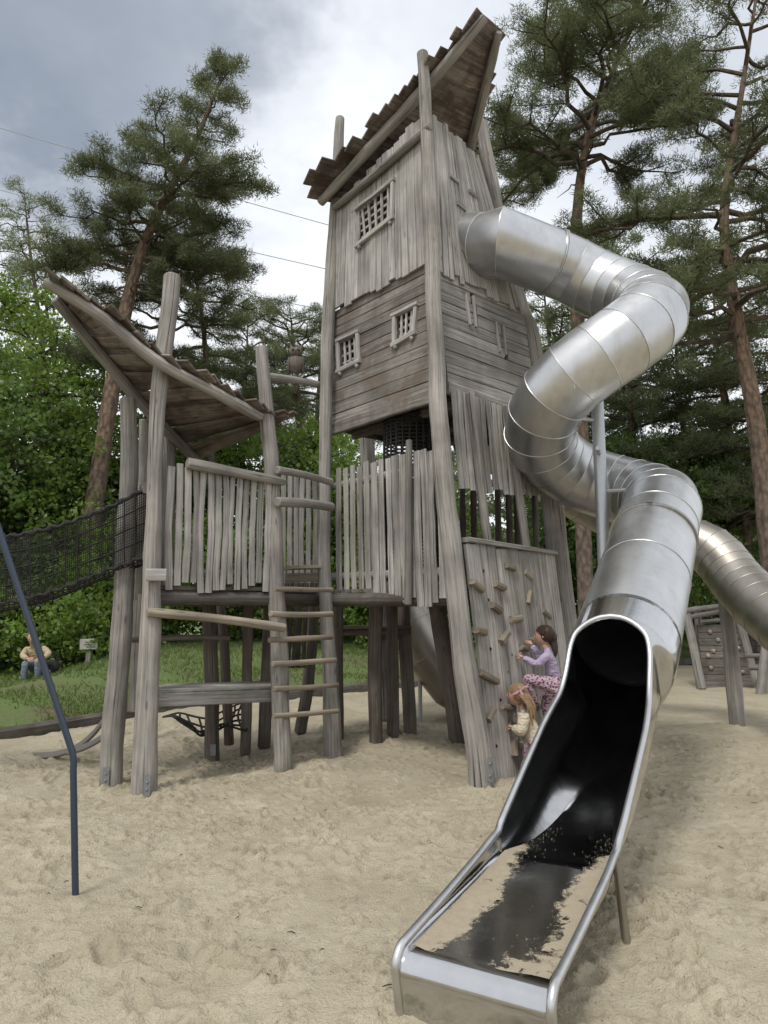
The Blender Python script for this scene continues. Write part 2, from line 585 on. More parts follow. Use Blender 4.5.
# ------------------------------------------------------------------ ground
# edge of the sandpit, seen from above (x, y)
KERB = [(-14, 5.5), (-9, 7.2), (-6.5, 8.3), (-4.9, 9.25), (-4.2, 10.5), (-3.4, 11.8), (-2.1, 13.3), (-0.6, 14.7), (1.3, 16.2), (4.6, 19.0), (9.6, 22.6), (15, 25.5), (26, 29)]
KP = np.array(catmull(KERB, 160))


def kerb_y(x): return np.interp(x, KP[:, 0], KP[:, 1])


def bank_z(x, y):
    d = np.maximum(0, y - kerb_y(x))
    t = np.clip((x + 7.6) / 2.2, 0, 1); k = .2 + .8 * t * t * (3 - 2 * t)
    return 0.07 + 0.95 * k * (1 - np.exp(-d / 7.5)) + 0.10 * fbm(x * 0.5 + 3, y * 0.5, 3) * np.minimum(1, d / 2)


def axis(lo, hi, step, far):
    a = list(np.arange(lo, hi + 1e-6, step))
    s, v = step, a[-1]
    while v < far:
        s *= 1.13; v += s; a.append(v)
    s, v = step, a[0]
    b = []
    while v > -far:
        s *= 1.13; v -= s; b.append(v)
    return np.array(b[::-1] + a)


gx, gy = axis(-3.8, 4.6, 0.019, 700), axis(2.0, 9.5, 0.019, 700)
X, Y = np.meshgrid(gx, gy)
near = np.exp(-np.maximum(0, np.hypot(X, Y - 5) - 9) / 14)
Z = 0.10 * fbm(X * 0.45 + 5, Y * 0.45, 3) * near + 0.030 * fbm(X * 2.2, Y * 2.2, 3) * near + 0.009 * fbm(X * 9, Y * 9, 3) * near
cm = np.clip(fbm(X * .8 + 9, Y * .8 + 2, 3) + .25, 0, .7)
Z -= near * cm * (.030 * np.abs(fbm(X * 4.3, Y * 4.3, 2)) + .026 * np.abs(fbm(X * 8.7 + 3, Y * 8.7, 2)))
fr = np.random.default_rng(5)


def dimple(x, y, dx, dy, a, depth):
    R = max(dx, dy) * 3
    i0, i1 = np.searchsorted(gx, [x - R, x + R]); j0, j1 = np.searchsorted(gy, [y - R, y + R])
    if i1 <= i0 or j1 <= j0: return
    xx, yy = X[j0:j1, i0:i1] - x, Y[j0:j1, i0:i1] - y
    u, v = xx * math.cos(a) + yy * math.sin(a), -xx * math.sin(a) + yy * math.cos(a)
    r2 = (u / dx) ** 2 + (v / dy) ** 2
    Z[j0:j1, i0:i1] += depth * (-np.exp(-r2) + 0.75 * np.exp(-((np.sqrt(r2) - 1.5) / 0.45) ** 2))


for _ in range(2300):
    x, y = fr.uniform(-4.5, 5.5), 2.0 + 8.5 * fr.random() ** 1.1
    if fbm(np.array([x * .9]), np.array([y * .9]), 3)[0] + .12 < fr.random() * .5 - .2: continue
    sC = fr.uniform(0.5, 1.1)
    dimple(x, y, 0.10 * sC, 0.042 * sC, fr.uniform(0, 6.3), fr.uniform(0.014, 0.036))
for _ in range(2600):
    dimple(fr.uniform(-4, 5), fr.uniform(2, 9), fr.uniform(0.025, 0.05), fr.uniform(0.02, 0.04), fr.uniform(0, 6), fr.uniform(0.008, 0.020))


for _ in range(7000):
    x, y = fr.uniform(-4, 5), fr.uniform(2.1, 9.4)
    if fbm(np.array([x * 1.6 + 4]), np.array([y * 1.6]), 3)[0] < .05 + .25 * fr.random(): continue
    dimple(x, y, fr.uniform(0.018, 0.05), fr.uniform(0.014, 0.028), fr.uniform(0, 6), fr.uniform(0.008, 0.020))


def mound(px, py, h, r):
    g = gnd(px, py)
    Z[:] += h * np.exp(-(((X - g.x) ** 2 + (Y - g.y) ** 2) / r ** 2))


for a in ((300, 770, 0.07, 0.5), (330, 765, 0.03, 0.3), (482, 785, 0.03, 0.4), (395, 1000, 0.07, 0.45), (470, 1015, 0.03, 0.35), (146, 792, .035, .26), (111, 784, .03, .25), (283, 762, .03, .22), (213, 752, .03, .25), (376, 748, .03, .25), (392, 735, .03, .25), (459, 742, .03, .25), (738, 730, .04, .3), (70, 905, .02, .15), (640, 930, 0.06, 0.5), (740, 960, 0.07, 0.6)):
    mound(*a)
kd = np.clip((Y - kerb_y(X)) / 0.5, 0, 1)
Z = Z * (1 - kd) + kd * (-0.25)


def quads(nr, nc):
    i = np.arange(nr * nc).reshape(nr, nc)
    return np.stack([i[:-1, :-1], i[:-1, 1:], i[1:, 1:], i[1:, :-1]], -1).reshape(-1, 4)


fast_mesh('ground', np.stack([X, Y, Z], -1).reshape(-1, 3), quads(*X.shape), M['sand'], smooth=True, kind='structure', label='pale footprinted playground sand')


def ground_z(x, y):
    i, j = np.searchsorted(gx, x), np.searchsorted(gy, y)
    return float(Z[min(j, len(gy) - 1), min(i, len(gx) - 1)])


# grass bank beyond the kerb, as strips along the kerb line
xs = np.concatenate([np.arange(-60, -14, 2.0), np.arange(-14, 26, 0.25), np.arange(26, 90, 2.5)])
ds = np.concatenate([np.arange(0, 14, 0.25), np.geomspace(14, 600, 24)])
BX, BD = np.meshgrid(xs, ds)
BY = kerb_y(BX) + 0.08 + BD
fast_mesh('lawn', np.stack([BX, BY, bank_z(BX, BY)], -1).reshape(-1, 3), quads(*BX.shape), M['lawn'], smooth=True, kind='structure', label='rough grass bank rising to the wood')

# timber edging
mb = MB()
kp = [V((p[0], p[1], 0.02)) for p in KP[8:150]]
mb.sweep(kp, chamfer(0.16, 0.22, 0.04), None, None, 0.62, 0.1)
mb.build('kerb', M['board'], kind='structure', label='low timber edging around the sand')

tw = MB()
tg = random.Random(4)
for i in range(170):
    x, y = tg.uniform(-4, 5), 2.3 + 8 * tg.random() ** 1.2
    z = ground_z(x, y) + .004
    a = tg.uniform(0, 6.3); L_ = tg.uniform(.015, .06)
    d_ = V((math.cos(a), math.sin(a), tg.uniform(-.1, .15)))
    p = V((x, y, z))
    tw.sweep([p - d_ * L_ / 2, p + V((0, 0, .004)) + V((-d_.y, d_.x, 0)) * L_ * tg.uniform(-.15, .15), p + d_ * L_ / 2], circle(5), None, [.0022, .003, .0015], tg.uniform(.5, 1.1))
tw.build('twigs', M['bark_dark'] if 'bark_dark' in M else M['post'], kind='stuff', label='small dark twigs and needles scattered over the sand')

# grass blades
g = np.random.default_rng(3)
n = 110000
bx = g.uniform(-13, 13, n); bd = g.random(n) ** 1.6 * 11 + 0.05
by = kerb_y(bx) + 0.1 + bd
keep = fbm(bx * 0.8, by * 0.8, 3) + 0.35 > g.random(n) * 0.6
bx, by = bx[keep], by[keep]; n = len(bx)
bz = bank_z(bx, by)
h = g.uniform(0.03, 0.095, n); a = g.uniform(0, 6.28, n); wd = g.uniform(0.008, 0.016, n)
c0 = np.stack([bx, by, bz], -1); sv = np.stack([np.cos(a) * wd, np.sin(a) * wd, 0 * a], -1)
tip = c0 + np.stack([g.normal(0, 0.04, n), g.normal(0, 0.04, n), h], -1)
vv = np.stack([c0 - sv, c0 + sv, tip], 1).reshape(-1, 3)
fast_mesh('grass', vv, np.arange(3 * n).reshape(-1, 3), M['grassblade'], tint=np.repeat(g.random(n), 3), kind='stuff', label='tufty green grass on the bank')

# ------------------------------------------------------------------ the tower
F38, F54 = at(438, 400, 7.2), at(429, 262, 7.38)
L54 = at(334, 312, 8.72)
R54 = at(517, 305, 8.45)
nL = (L54 - F38).cross(F54 - F38).normalized()
if nL.y > 0: nL = -nL
nR = (R54 - F38).cross(F54 - F38).normalized()
if nR.y > 0: nR = -nR
LF = lambda px, py, o=0.0: hit(px, py, F38 + nL * o, nL)
RF = lambda px, py, o=0.0: hit(px, py, F38 + nR * o, nR)


def bil(c, u, v):
    bl, br, tr, tl = c
    return bl.lerp(br, u).lerp(tl.lerp(tr, u), v)


def tint(lo=0.8, hi=1.12): return random.uniform(lo, hi)


def planked(mb, c, nrm, count, vertical, t=0.035, holes=(), jag0=0.0, jag1=0.0, tl=0.8, th=1.12, gap=0.006, out=0.0):
    """boards filling the four-cornered patch c; holes are (u0,u1,v0,v1)"""
    edges = np.cumsum([0] + [random.uniform(0.8, 1.2) for _ in range(count)])
    edges = edges / edges[-1]
    for i in range(count):
        a0, a1 = edges[i], edges[i + 1]
        am = (a0 + a1) / 2
        spans = [(0.0 - random.random() * jag0, 1.0 + random.uniform(-0.5, 1) * jag1)]
        for hl in holes:
            if len(hl) == 2:
                cc_, rr_ = hl
                fp = lambda s_: bil(c, am, s_) if vertical else bil(c, s_, am)
                ins = [s_ for s_ in np.linspace(0, 1, 400) if (fp(s_) - cc_).length < rr_]
                if ins: spans = [q2 for (p, q_) in spans for q2 in ((p, ins[0]), (ins[-1], q_)) if q2[1] - q2[0] > .01]
                continue
            u0, u1, v0, v1 = hl
            lo, hi, s0, s1 = (u0, u1, v0, v1) if vertical else (v0, v1, u0, u1)
            if lo < am < hi:
                new = []
                for (p, q_) in spans:
                    if s0 > p and s1 < q_: new += [(p, s0), (s1, q_)]
                    else: new.append((p, q_))
                spans = new
        tt = tint(tl, th)
        o = out + random.uniform(-0.005, 0.005)
        for (p, q_) in spans:
            f = (lambda s_, a_: bil(c, a_, s_)) if vertical else (lambda s_, a_: bil(c, s_, a_))
            A, B = f(p, am) + nrm * o, f(q_, am) + nrm * o
            wdt = ((f(p, a1) - f(p, a0)).length + (f(q_, a1) - f(q_, a0)).length) / 2 - gap
            mb.plank(A, B, wdt, t, (f(0.5, a1) - f(0.5, a0)), tint=tt, wjit=0.012, bend=0.006)


def uv_of(c, p):
    """rough (u, v) of a point in a patch"""
    bl, br, tr, tl = c
    u = v = 0.5
    for _ in range(12):
        x = bil(c, u, v); e = p - x
        du = bil(c, u + 0.01, v) - bil(c, u - 0.01, v); dv = bil(c, u, v + 0.01) - bil(c, u, v - 0.01)
        du /= 0.02; dv /= 0.02
        a, b_, d_ = du.dot(du), du.dot(dv), dv.dot(dv)
        det = a * d_ - b_ * b_
        u += (e.dot(du) * d_ - e.dot(dv) * b_) / det
        v += (e.dot(dv) * a - e.dot(du) * b_) / det
    return u, v


tower = thing('play_tower', 'tall crooked grey timber play tower with lattice windows and a tilted board roof', 'play tower', gnd(430, 745))
# posts
POSTS = {
    'F': ([(484, 800, 6.78), (478, 745, 6.8), (463, 650, 6.86), (447, 500, 6.98), (438, 400, 7.06), (432, 260, 7.24), (428, 150, 7.36), (422, 52, 7.45)], [0.128, 0.122, 0.112, 0.10, 0.093, 0.082, 0.078, 0.064]),
    'L': ([(334, 772, 8.05), (331, 700, 8.1), (326, 600, 8.25), (324, 480, 8.4), (328, 350, 8.55), (333, 240, 8.72), (340, 118, 8.9)], [0.098, 0.09, 0.078, 0.075, 0.08, 0.08, 0.065]),
    'R': ([(574, 755, 8.45), (567, 640, 8.5), (550, 480, 8.5), (532, 345, 8.6), (519, 304, 8.65), (497, 210, 8.8), (481, 122, 8.9)], [0.14, 0.135, 0.125, 0.115, 0.11, 0.095, 0.08]),
    'K': ([(388, 720, 10.3), (380, 560, 10.25), (367, 450, 10.2), (372, 300, 10.0), (392, 150, 9.9)], [0.13, 0.12, 0.11, 0.1, 0.08]),
}
for kx, (pts, rad) in POSTS.items():
    mb = MB()
    mb.log([at(*p) for p in pts], rad, n=46, sides=16, jit=0.13, wob=0.018, freq=5)
    po = mb.build('post', M['log'], tower)
    if kx == 'F':
        b = MB()
        p0 = at(490, 770, 6.66)
        b.box(p0, (0.022, -0.018, 0), (0.003, 0.003, 0), (0.004, 0, 0.10))
        b.ball(at(490, 764, 6.64), 0.012); b.ball(at(490, 776, 6.64), 0.012)
        b.build('bracket', M['plate'], po)

# lower cabin, left face: horizontal boards
cLL = [LF(331, 426), LF(437, 390), LF(430, 262), LF(333, 313)]
wins = []
for tl_, tr_, br_, bl_ in (((341, 343), (358, 335), (359, 361), (342, 369)), ((398, 317), (416, 309), (414, 333), (398, 342))):
    P = [LF(*p) for p in (bl_, br_, tr_, tl_)]
    us = [uv_of(cLL, p) for p in P]
    wins.append((P, (min(u[0] for u in us), max(u[0] for u in us), min(u[1] for u in us), max(u[1] for u in us))))
mb = MB()
planked(mb, cLL, nL, 11, False, 0.04, [w_[1] for w_ in wins], tl=0.68, th=1.25)
for p0, p1 in (((331, 432), (436, 403)),):
    mb.plank(LF(331, 430, 0.02), LF(437, 395, 0.02), 0.145, 0.05, V((0, 0, 1)), tint=1.1)
wall_ll = mb.build('wall', M['board'], tower)


def lattice_window(P, o, nv, nh, mitre=0.0, fw=0.05, ov=0.07, parent=tower):
    """crooked framed opening with a wooden lattice; P = bl br tr tl"""
    bl, br, tr, tl_ = P
    nrm = o
    fr_ = MB()
    up = (tl_ - bl).normalized(); rt = (br - bl).normalized()
    e = nrm * 0.035
    fr_.plank(bl - rt * ov - up * 0.03 + e, br + rt * ov - up * 0.02 + e, fw * 1.15, 0.05, up, tint=1.2)
    fr_.plank(tl_ - rt * ov + up * 0.03 + e, tr + rt * ov + up * 0.03 + e, fw, 0.045, up, tint=1.05)
    fr_.plank(bl - rt * 0.03 + e * 0.9, tl_ - rt * 0.03 + e * 0.9, fw, 0.04, rt, tint=1.2)
    fr_.plank(br + rt * 0.03 + e * 0.9, tr + rt * 0.03 + e * 0.9, fw, 0.04, rt, tint=1.2)
    for p in (bl, br):
        fr_.ball(p - up * 0.075 + e, 0.028, jit=0.2, tint=1.1)
    f_ = fr_.build('window', M['wood'], parent)
    la = MB()
    for i in range(nv):
        u = (i + 0.7) / (nv + 0.4)
        la.plank(bl.lerp(br, u) - up * 0.02 - nrm * 0.002, tl_.lerp(tr, u) + up * 0.02 - nrm * 0.002, 0.033, 0.02, rt, tint=tint(1.1, 1.35), wjit=0.08)
    for i in range(nh):
        v = (i + 0.8) / (nh + 0.5)
        la.plank(bl.lerp(tl_, v) - nrm * 0.026, br.lerp(tr, v) - nrm * 0.026, 0.033, 0.02, up, tint=tint(1.0, 1.25), wjit=0.08)
    la.build('lattice', M['wood'], f_)


for P, _ in wins: lattice_window(P, nL, 3, 3)

# upper cabin, left face: upright boards standing proud
cLU = [LF(334, 308, 0.05), LF(426, 262, 0.05), LF(421, 115, 0.05), LF(338, 205, 0.05)]
P = [LF(*p, 0.05) for p in ((361, 243), (392, 219), (393, 185), (358, 212))]
us = [uv_of(cLU, p) for p in P]
hole = (min(u[0] for u in us), max(u[0] for u in us), min(u[1] for u in us) + .02, max(u[1] for u in us) - .02)
mb = MB()
planked(mb, cLU, nL, 14, True, 0.032, [hole], jag0=0.05, jag1=0.05, tl=0.8, th=1.3, gap=0.005)
mb.build('wall', M['wood'], tower)
lattice_window(P, nL, 5, 4)
mb = MB()
mb.log([LF(334, 208, 0.12), LF(380, 170, 0.12), LF(430, 126, 0.10)], [0.045, 0.05, 0.045], tint=0.75)
mb.build('tie_log', M['log'], tower)

# right face, lower: horizontal boards with slits
cRL = [RF(447, 384), RF(537, 414), RF(521, 306), RF(435, 268)]
sl_ = []
for x0, y0, x1, y1 in ((469, 296, 472, 326), (499, 324, 502, 355)):
    a_, b_ = uv_of(cRL, RF(x0, y0)), uv_of(cRL, RF(x1, y1))
    sl_.append((a_[0], b_[0] + 0.06, min(a_[1], b_[1]), max(a_[1], b_[1])))
mb = MB()
planked(mb, cRL, nR, 10, False, 0.04, sl_, tl=0.75, th=1.25)
mb.plank(RF(447, 388, 0.03), RF(540, 420, 0.03), 0.14, 0.06, V((0, 0, 1)), tint=1.0)
wall_rl = mb.build('wall', M['wood'], tower)
for pair in (((466, 294, 470, 325), (473, 296, 476, 327), (479, 300, 481, 330)), ((496, 322, 500, 352), (503, 326, 506, 355), (508, 330, 510, 358))):
    mb = MB()
    for (x0, y0, x1, y1) in pair[:2]:
        mb.plank(RF(x0, y0, 0.035), RF(x1, y1, 0.035), 0.035, 0.03, V((0.7, 0.7, 0)), tint=1.2)
    mb.build('slit_slats', M['wood'], tower)

# right face, upper: upright boards
cRU = [RF(437, 265, 0.05), RF(522, 308, 0.05), RF(479, 160, 0.05), RF(433, 116, 0.05)]
cR_hole = RF(466, 245, 0.05)
sl_ = []
for x0, y0, x1, y1 in ((455, 178, 460, 204), (474, 194, 478, 214)):
    a_, b_ = uv_of(cRU, RF(x0, y0, 0.05)), uv_of(cRU, RF(x1, y1, 0.05))
    m_ = (a_[0] + b_[0]) / 2
    sl_.append((m_ - 0.035, m_ + 0.035, min(a_[1], b_[1]), max(a_[1], b_[1])))
sl_.append((RF(480, 246, 0.05), .365))
mb = MB()
planked(mb, cRU, nR, 16, True, 0.032, sl_, jag0=0.05, jag1=0.03, tl=0.9, th=1.35, gap=0.004)
mb.build('wall', M['wood'], tower)
for (x0, y0) in ((454, 178), (461, 205), (473, 193), (479, 214)):
    mb = MB()
    p = RF(x0, y0, 0.075)
    mb.plank(p - V((0.05, 0.05, 0.0)), p + V((0.06, 0.06, -0.02)), 0.05, 0.03, V((0, 0, 1)), tint=0.9)
    mb.build('slit_trim', M['wood'], tower)

# back walls and floors so that the cabin is closed and dark inside
def lift(p, z): return V((p.x, p.y, z))
lowc = [F38, RF(535, 414), None, LF(332, 428)]
topc = [RF(433, 118), RF(476, 160), None, LF(338, 206)]
for q4 in (lowc, topc): q4[2] = q4[1] + q4[3] - q4[0]
def corner(i, z):
    a_, b_ = lowc[i], topc[i]
    zl, zt = 3.86, 7.05
    t_ = (z - zl) / (zt - zl)
    p = lift(a_, 0).lerp(lift(b_, 0), t_)
    cen = sum((lift(lowc[j], 0).lerp(lift(topc[j], 0), t_) for j in range(4)), V((0, 0, 0))) / 4
    return lift(cen + (p - cen) * .93, z)
for z in (3.88, F54.z):
    c4 = [corner(i, z) for i in range(4)]
    mb = MB()
    for i in range(9):
        u = (i + .5) / 9
        mb.plank(c4[0].lerp(c4[3], u), c4[1].lerp(c4[2], u), (c4[3] - c4[0]).length / 9 - .004, 0.035, (c4[3] - c4[0]), tint=0.75)
    mb.build('floor', M['board'], tower)
c4 = [corner(i, 3.88) for i in range(4)]
for u in (0.15, 0.5, 0.85):
    mb = MB()
    mb.plank(c4[0].lerp(c4[1], u) - V((0, 0, .08)), c4[3].lerp(c4[2], u) - V((0, 0, .08)), 0.10, 0.07, V((0, 0, 1)), tint=0.8)
    mb.build('joist', M['board'], tower)
for i0, i1 in ((3, 2), (1, 2)):
    mb = MB()
    for i in range(18):
        z = 3.9 + i * 0.185
        mb.plank(corner(i0, z), corner(i1, z), 0.182, 0.035, V((0, 0, 1)), tint=tint(.7, 1))
    mb.build('wall', M['board'], tower)

# net tube hanging under the cabin
mb = MB()
cc = at(412, 435, 8.1)
for i in range(26):
    a_ = 2 * math.pi * i / 26
    mb.tube([cc + V((math.cos(a_) * .3, math.sin(a_) * .3, .35)), cc + V((math.cos(a_) * .33, math.sin(a_) * .33, 0)), cc + V((math.cos(a_) * .33, math.sin(a_) * .33, -1.7))], 0.012, 5, n=5)
for j in range(44):
    mb.tube([cc + V((math.cos(a) * .325, math.sin(a) * .325, .35 - j * .045)) for a in np.linspace(0, 6.283, 19)], 0.011, 5, smooth_path=False)
mb.build('climbing_net', M['net'], tower)


def roof_boards(mb, nearp, farp, count, over0, over1, up, t=0.022, tl=.7, th=1.15):
    """boards laid across two beams; over = how far they stick out at either end"""
    nearp = [V(p) for p in catmull(nearp, 40)]; farp = [V(p) for p in catmull(farp, 40)]
    for i in range(count):
        u = (i + .5) / count * 39
        f = lambda Ls, u_: Ls[max(0, min(38, int(u_)))].lerp(Ls[min(39, max(0, min(38, int(u_))) + 1)], u_ - max(0, min(38, int(u_))))
        a, b = f(nearp, u), f(farp, u)
        d = (b - a).normalized()
        o0 = over0(u / 39) if callable(over0) else over0
        a2 = a - d * random.uniform(*o0); b2 = b + d * random.uniform(*over1)
        lift_ = up * (0.075 + 0.014 * (i % 2) + random.uniform(-.012, .02))
        along = (f(nearp, u + .5) - f(nearp, u - .5)).normalized()
        wn = (f(nearp, u + 19.5 / count) - f(nearp, u - 19.5 / count)).length; wf = (f(farp, u + 19.5 / count) - f(farp, u - 19.5 / count)).length
        fw_ = (f(farp, u + .5) - f(farp, u - .5)).normalized()
        mb.plank(a2 + lift_, b2 + lift_, max(0.07, wn * 1.12), t, (along + fw_), tint=tint(tl, th), wjit=0.05, bend=0.012, n=6, taper=max(.5, wf / max(wn, .05)))


# tower roof
nb = [at(320, 203, 8.62), at(381, 136, 7.95), at(436, 76, 7.5), at(485, 17, 7.08)]
tip2 = at(499, 32, 7.42); low2 = at(469, 153, 8.75)
fbm_ = [low2 + (low2 - tip2) * 0.75, low2 + (low2 - tip2) * 0.2, low2.lerp(tip2, .5), tip2]
roof = None
mb = MB()
upv = ((nb[3] - nb[0]).cross(fbm_[0] - nb[0])).normalized()
if upv.z < 0: upv = -upv
roof_boards(mb, nb, fbm_, 18, lambda t_: (.16 - .14 * t_, .42 - .27 * t_), (0.06, 0.2), upv, tl=.7, th=1.15)
roof = mb.build('roof', M['roof'], tower)
mb = MB(); mb.log(nb, [0.06, 0.066, 0.066, 0.055], n=24, jit=0.2, tint=.95); mb.build('beam', M['log'], roof)
mb = MB(); mb.log(fbm_, [0.06, 0.065, 0.06, 0.05], n=22, jit=0.2, tint=.9); mb.build('beam', M['log'], roof)

# deck and picket railing, left face
deck_z = 1.82
dF, dL, dR = at(452, 585, 7.15), at(329, 585, 8.35), at(560, 590, 8.5)
dF, dL, dR = lift(dF, deck_z), lift(dL, deck_z), lift(dR, deck_z)
dB = dL + (dR - dF)
mb = MB()
for i in range(10):
    u = (i + .5) / 10
    mb.plank(dF.lerp(dL, u), dR.lerp(dB, u), 0.17, 0.04, dL - dF, tint=tint(.7, 1))
for a_, b_ in ((dF, dL), (dR, dB), (dF.lerp(dR, .5), dL.lerp(dB, .5)), (dF, dR)):
    mb.log([a_ - V((0, 0, .1)), b_ - V((0, 0, .1))], 0.075, tint=.6)
mb.build('deck', M['board'], tower)


def pickets(specs, rails, parent, name='picket_railing', mat='wood', nrmv=V((0, -1, 0)), thick=0.03):
    """specs: (top, bottom, width); rails: (a, b, r)"""
    mb = MB()
    for (t_, b_, w_, tt) in specs:
        sd_ = nrmv.cross(V((0, 0, 1)))
        k_ = random.uniform(-.02, .02)
        m_ = t_.lerp(b_, .5) + sd_ * k_
        k = random.uniform(0, 99)
        P_ = [V(p) for p in catmull([t_, m_, b_], 7)]
        P_ = [p + sd_ * .012 * noise.noise(V((i * .8, k, 0))) for i, p in enumerate(P_)]
        mb.sweep(P_, chamfer(w_, thick, .009), sd_, [(1 + .16 * noise.noise(V((i * .9, k, 3))), 1) for i in range(7)], tt)
    for (a_, b_, r_) in rails: mb.log([a_, b_], r_, tint=.8)
    return mb.build(name, M[mat], parent)


oL = nL * 0.13
sp = []
N = 15
for i in range(N):
    u = (i + .5) / N
    xt, xb = 335 + (441 - 335) * u, 336 + (447 - 336) * u
    yt = 470 - 22 * u + random.uniform(-2, 2); yb = 596 + 8 * u + random.uniform(-6, 6)
    pl = dF + oL
    nd = V((nL.x, nL.y, 0)).normalized()
    sp.append((hit(xt, yt, pl, nd), hit(xb, yb, pl, nd), 0.093 * random.uniform(.85, 1.12), tint(.85, 1.3)))
pl2 = dF + nL * 0.09; nd = V((nL.x, nL.y, 0)).normalized()
rl = [(hit(333, 577, pl2, nd), hit(447, 572, pl2, nd), .05), (hit(333, 487, pl2, nd), hit(441, 463, pl2, nd), .045)]
pickets(sp, rl, tower, nrmv=nd)
mb = MB()
mb.log([hit(408, 605, dF + nL * .2, nd), hit(409, 440, dF + nL * .2, nd)], [.04, .035], jit=.2, tint=.75)
mb.build('rail_stake', M['log'], tower)

# slats hanging from the right side of the cabin
sp = []
ndR = V((nR.x, nR.y, 0)).normalized()
pR = lift(F38, 3) + nR * 0.10
for i in range(15):
    u = (i + .5) / 15
    x0, x1 = 451 + 84 * u, 459 + 84 * u
    sp.append((hit(x0, 388 + 30 * u, pR, ndR), hit(x1, 487 + 10 * u + random.uniform(-3, 3), pR, ndR), 0.076, tint(.85, 1.3)))
pickets(sp, [(hit(456, 478, lift(F38, 3) + nR * .06, ndR), hit(540, 489, lift(F38, 3) + nR * .06, ndR), .035)], tower, nrmv=ndR, name='hanging_slats')
for x0, y0, x1, y1 in ((470, 392, 488, 548), (507, 405, 527, 552)):
    mb = MB()
    mb.log([hit(x0, y0, pR + nR * .05, ndR), hit(x1, y1, pR + nR * .02, ndR)], [.05, .05], jit=.12, tint=.95)
    mb.build('stake', M['log'], tower)
# railing bars seen through the gap
for i, x in enumerate((462, 473, 497, 508, 516, 534)):
    mb = MB()
    q0 = at(x, 470, 8.9); mb.log([q0, lift(q0, deck_z)], .04, jit=.15, tint=.8)
    mb.build('stake', M['post'], tower)

# climbing wall
cw = [at(494, 790, 7.02), at(577, 745, 8.36), at(553, 556, 8.30), at(464, 543, 7.08)]
nW = (cw[1] - cw[0]).cross(cw[3] - cw[0]).normalized()
if nW.y > 0: nW = -nW
mb = MB()
planked(mb, cw, nW, 9, True, 0.05, [], jag1=0.012, tl=.9, th=1.4, gap=0.006)
mb.plank(cw[3] + nW * .02 + V((0, 0, .03)), cw[2] + nW * .02 + V((0, 0, .03)), 0.1, 0.05, V((0, 0, 1)).cross(cw[2] - cw[3]), tint=.9)
cwall = mb.build('climbing_wall', M['wood'], tower)
W = lambda px, py, o=0.0: hit(px, py, cw[0] + nW * o, nW)
wx = (cw[1] - cw[0]).normalized(); wy = nW.cross(wx)
for (x, y, a_, l_) in ((509, 567, -.25, .13), (527, 575, -.5, .12), (477, 586, -.6, .14), (499, 586, -.35, .14), (528, 598, .9, .12), (496, 608, -.5, .12), (515, 619, -.05, .16), (545, 614, -.6, .13), (480, 631, -.3, .12), (504, 638, .5, .13), (488, 677, -.45, .24), (507, 707, -.3, .17), (490, 715, .55, .12), (515, 747, 1.2, .13), (524, 743, .2, .11), (523, 648, -.3, .1), (533, 640, .2, .1), (526, 690, .1, .1), (538, 706, .1, .12)):
    mb = MB()
    c_ = W(x, y, .05)
    d_ = wx * math.cos(a_) + wy * math.sin(a_)
    e_ = nW.cross(d_)
    l_ *= 1.3
    mb.plank(c_ - d_ * l_ / 2, c_ + d_ * l_ / 2, random.uniform(.058, .072), .085, e_, n=4, tint=tint(.7, 1.05), wjit=.15, c=.016)
    mb.build('climbing_hold', M['tan'], cwall)
for (x, y) in ((483, 571), (543, 576), (513, 588), (490, 649), (507, 672), (496, 746), (500, 700), (511, 655), (520, 566), (488, 600), (535, 610), (545, 640)):
    mb = MB(); mb.sweep([W(x, y, .02), W(x, y, .029)], circle(8), None, [.018, .018])
    mb.build('hole_disc', M['dark'], cwall)  # dark discs on the boards stand in for the shade inside bolt holes

# inner posts under the deck
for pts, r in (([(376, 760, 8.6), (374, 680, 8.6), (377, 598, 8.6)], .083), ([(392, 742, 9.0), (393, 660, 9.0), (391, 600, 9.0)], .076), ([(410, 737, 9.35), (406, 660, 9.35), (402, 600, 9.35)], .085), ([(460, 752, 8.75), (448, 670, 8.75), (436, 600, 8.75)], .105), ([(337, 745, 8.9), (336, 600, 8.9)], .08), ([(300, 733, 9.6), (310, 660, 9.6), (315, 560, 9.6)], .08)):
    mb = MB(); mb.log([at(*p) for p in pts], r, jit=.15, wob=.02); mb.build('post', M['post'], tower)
mb = MB()
for i in range(5):
    mb.plank(at(322, 628, 9.3 + i * .2), at(411, 627, 9.3 + i * .2), .19, .05, V((0, 1, 0)), tint=.7)
mb.plank(at(322, 632, 9.25), at(411, 631, 9.25), .10, .05, V((0, 0, 1)), tint=.6)
for x in (383, 389, 396, 402, 408):
    mb.plank(at(x, 601, 9.9), at(x, 640, 9.9), .07, .03, V((1, 0, 0)), tint=1.1)
mb.build('lower_deck', M['board'], tower)

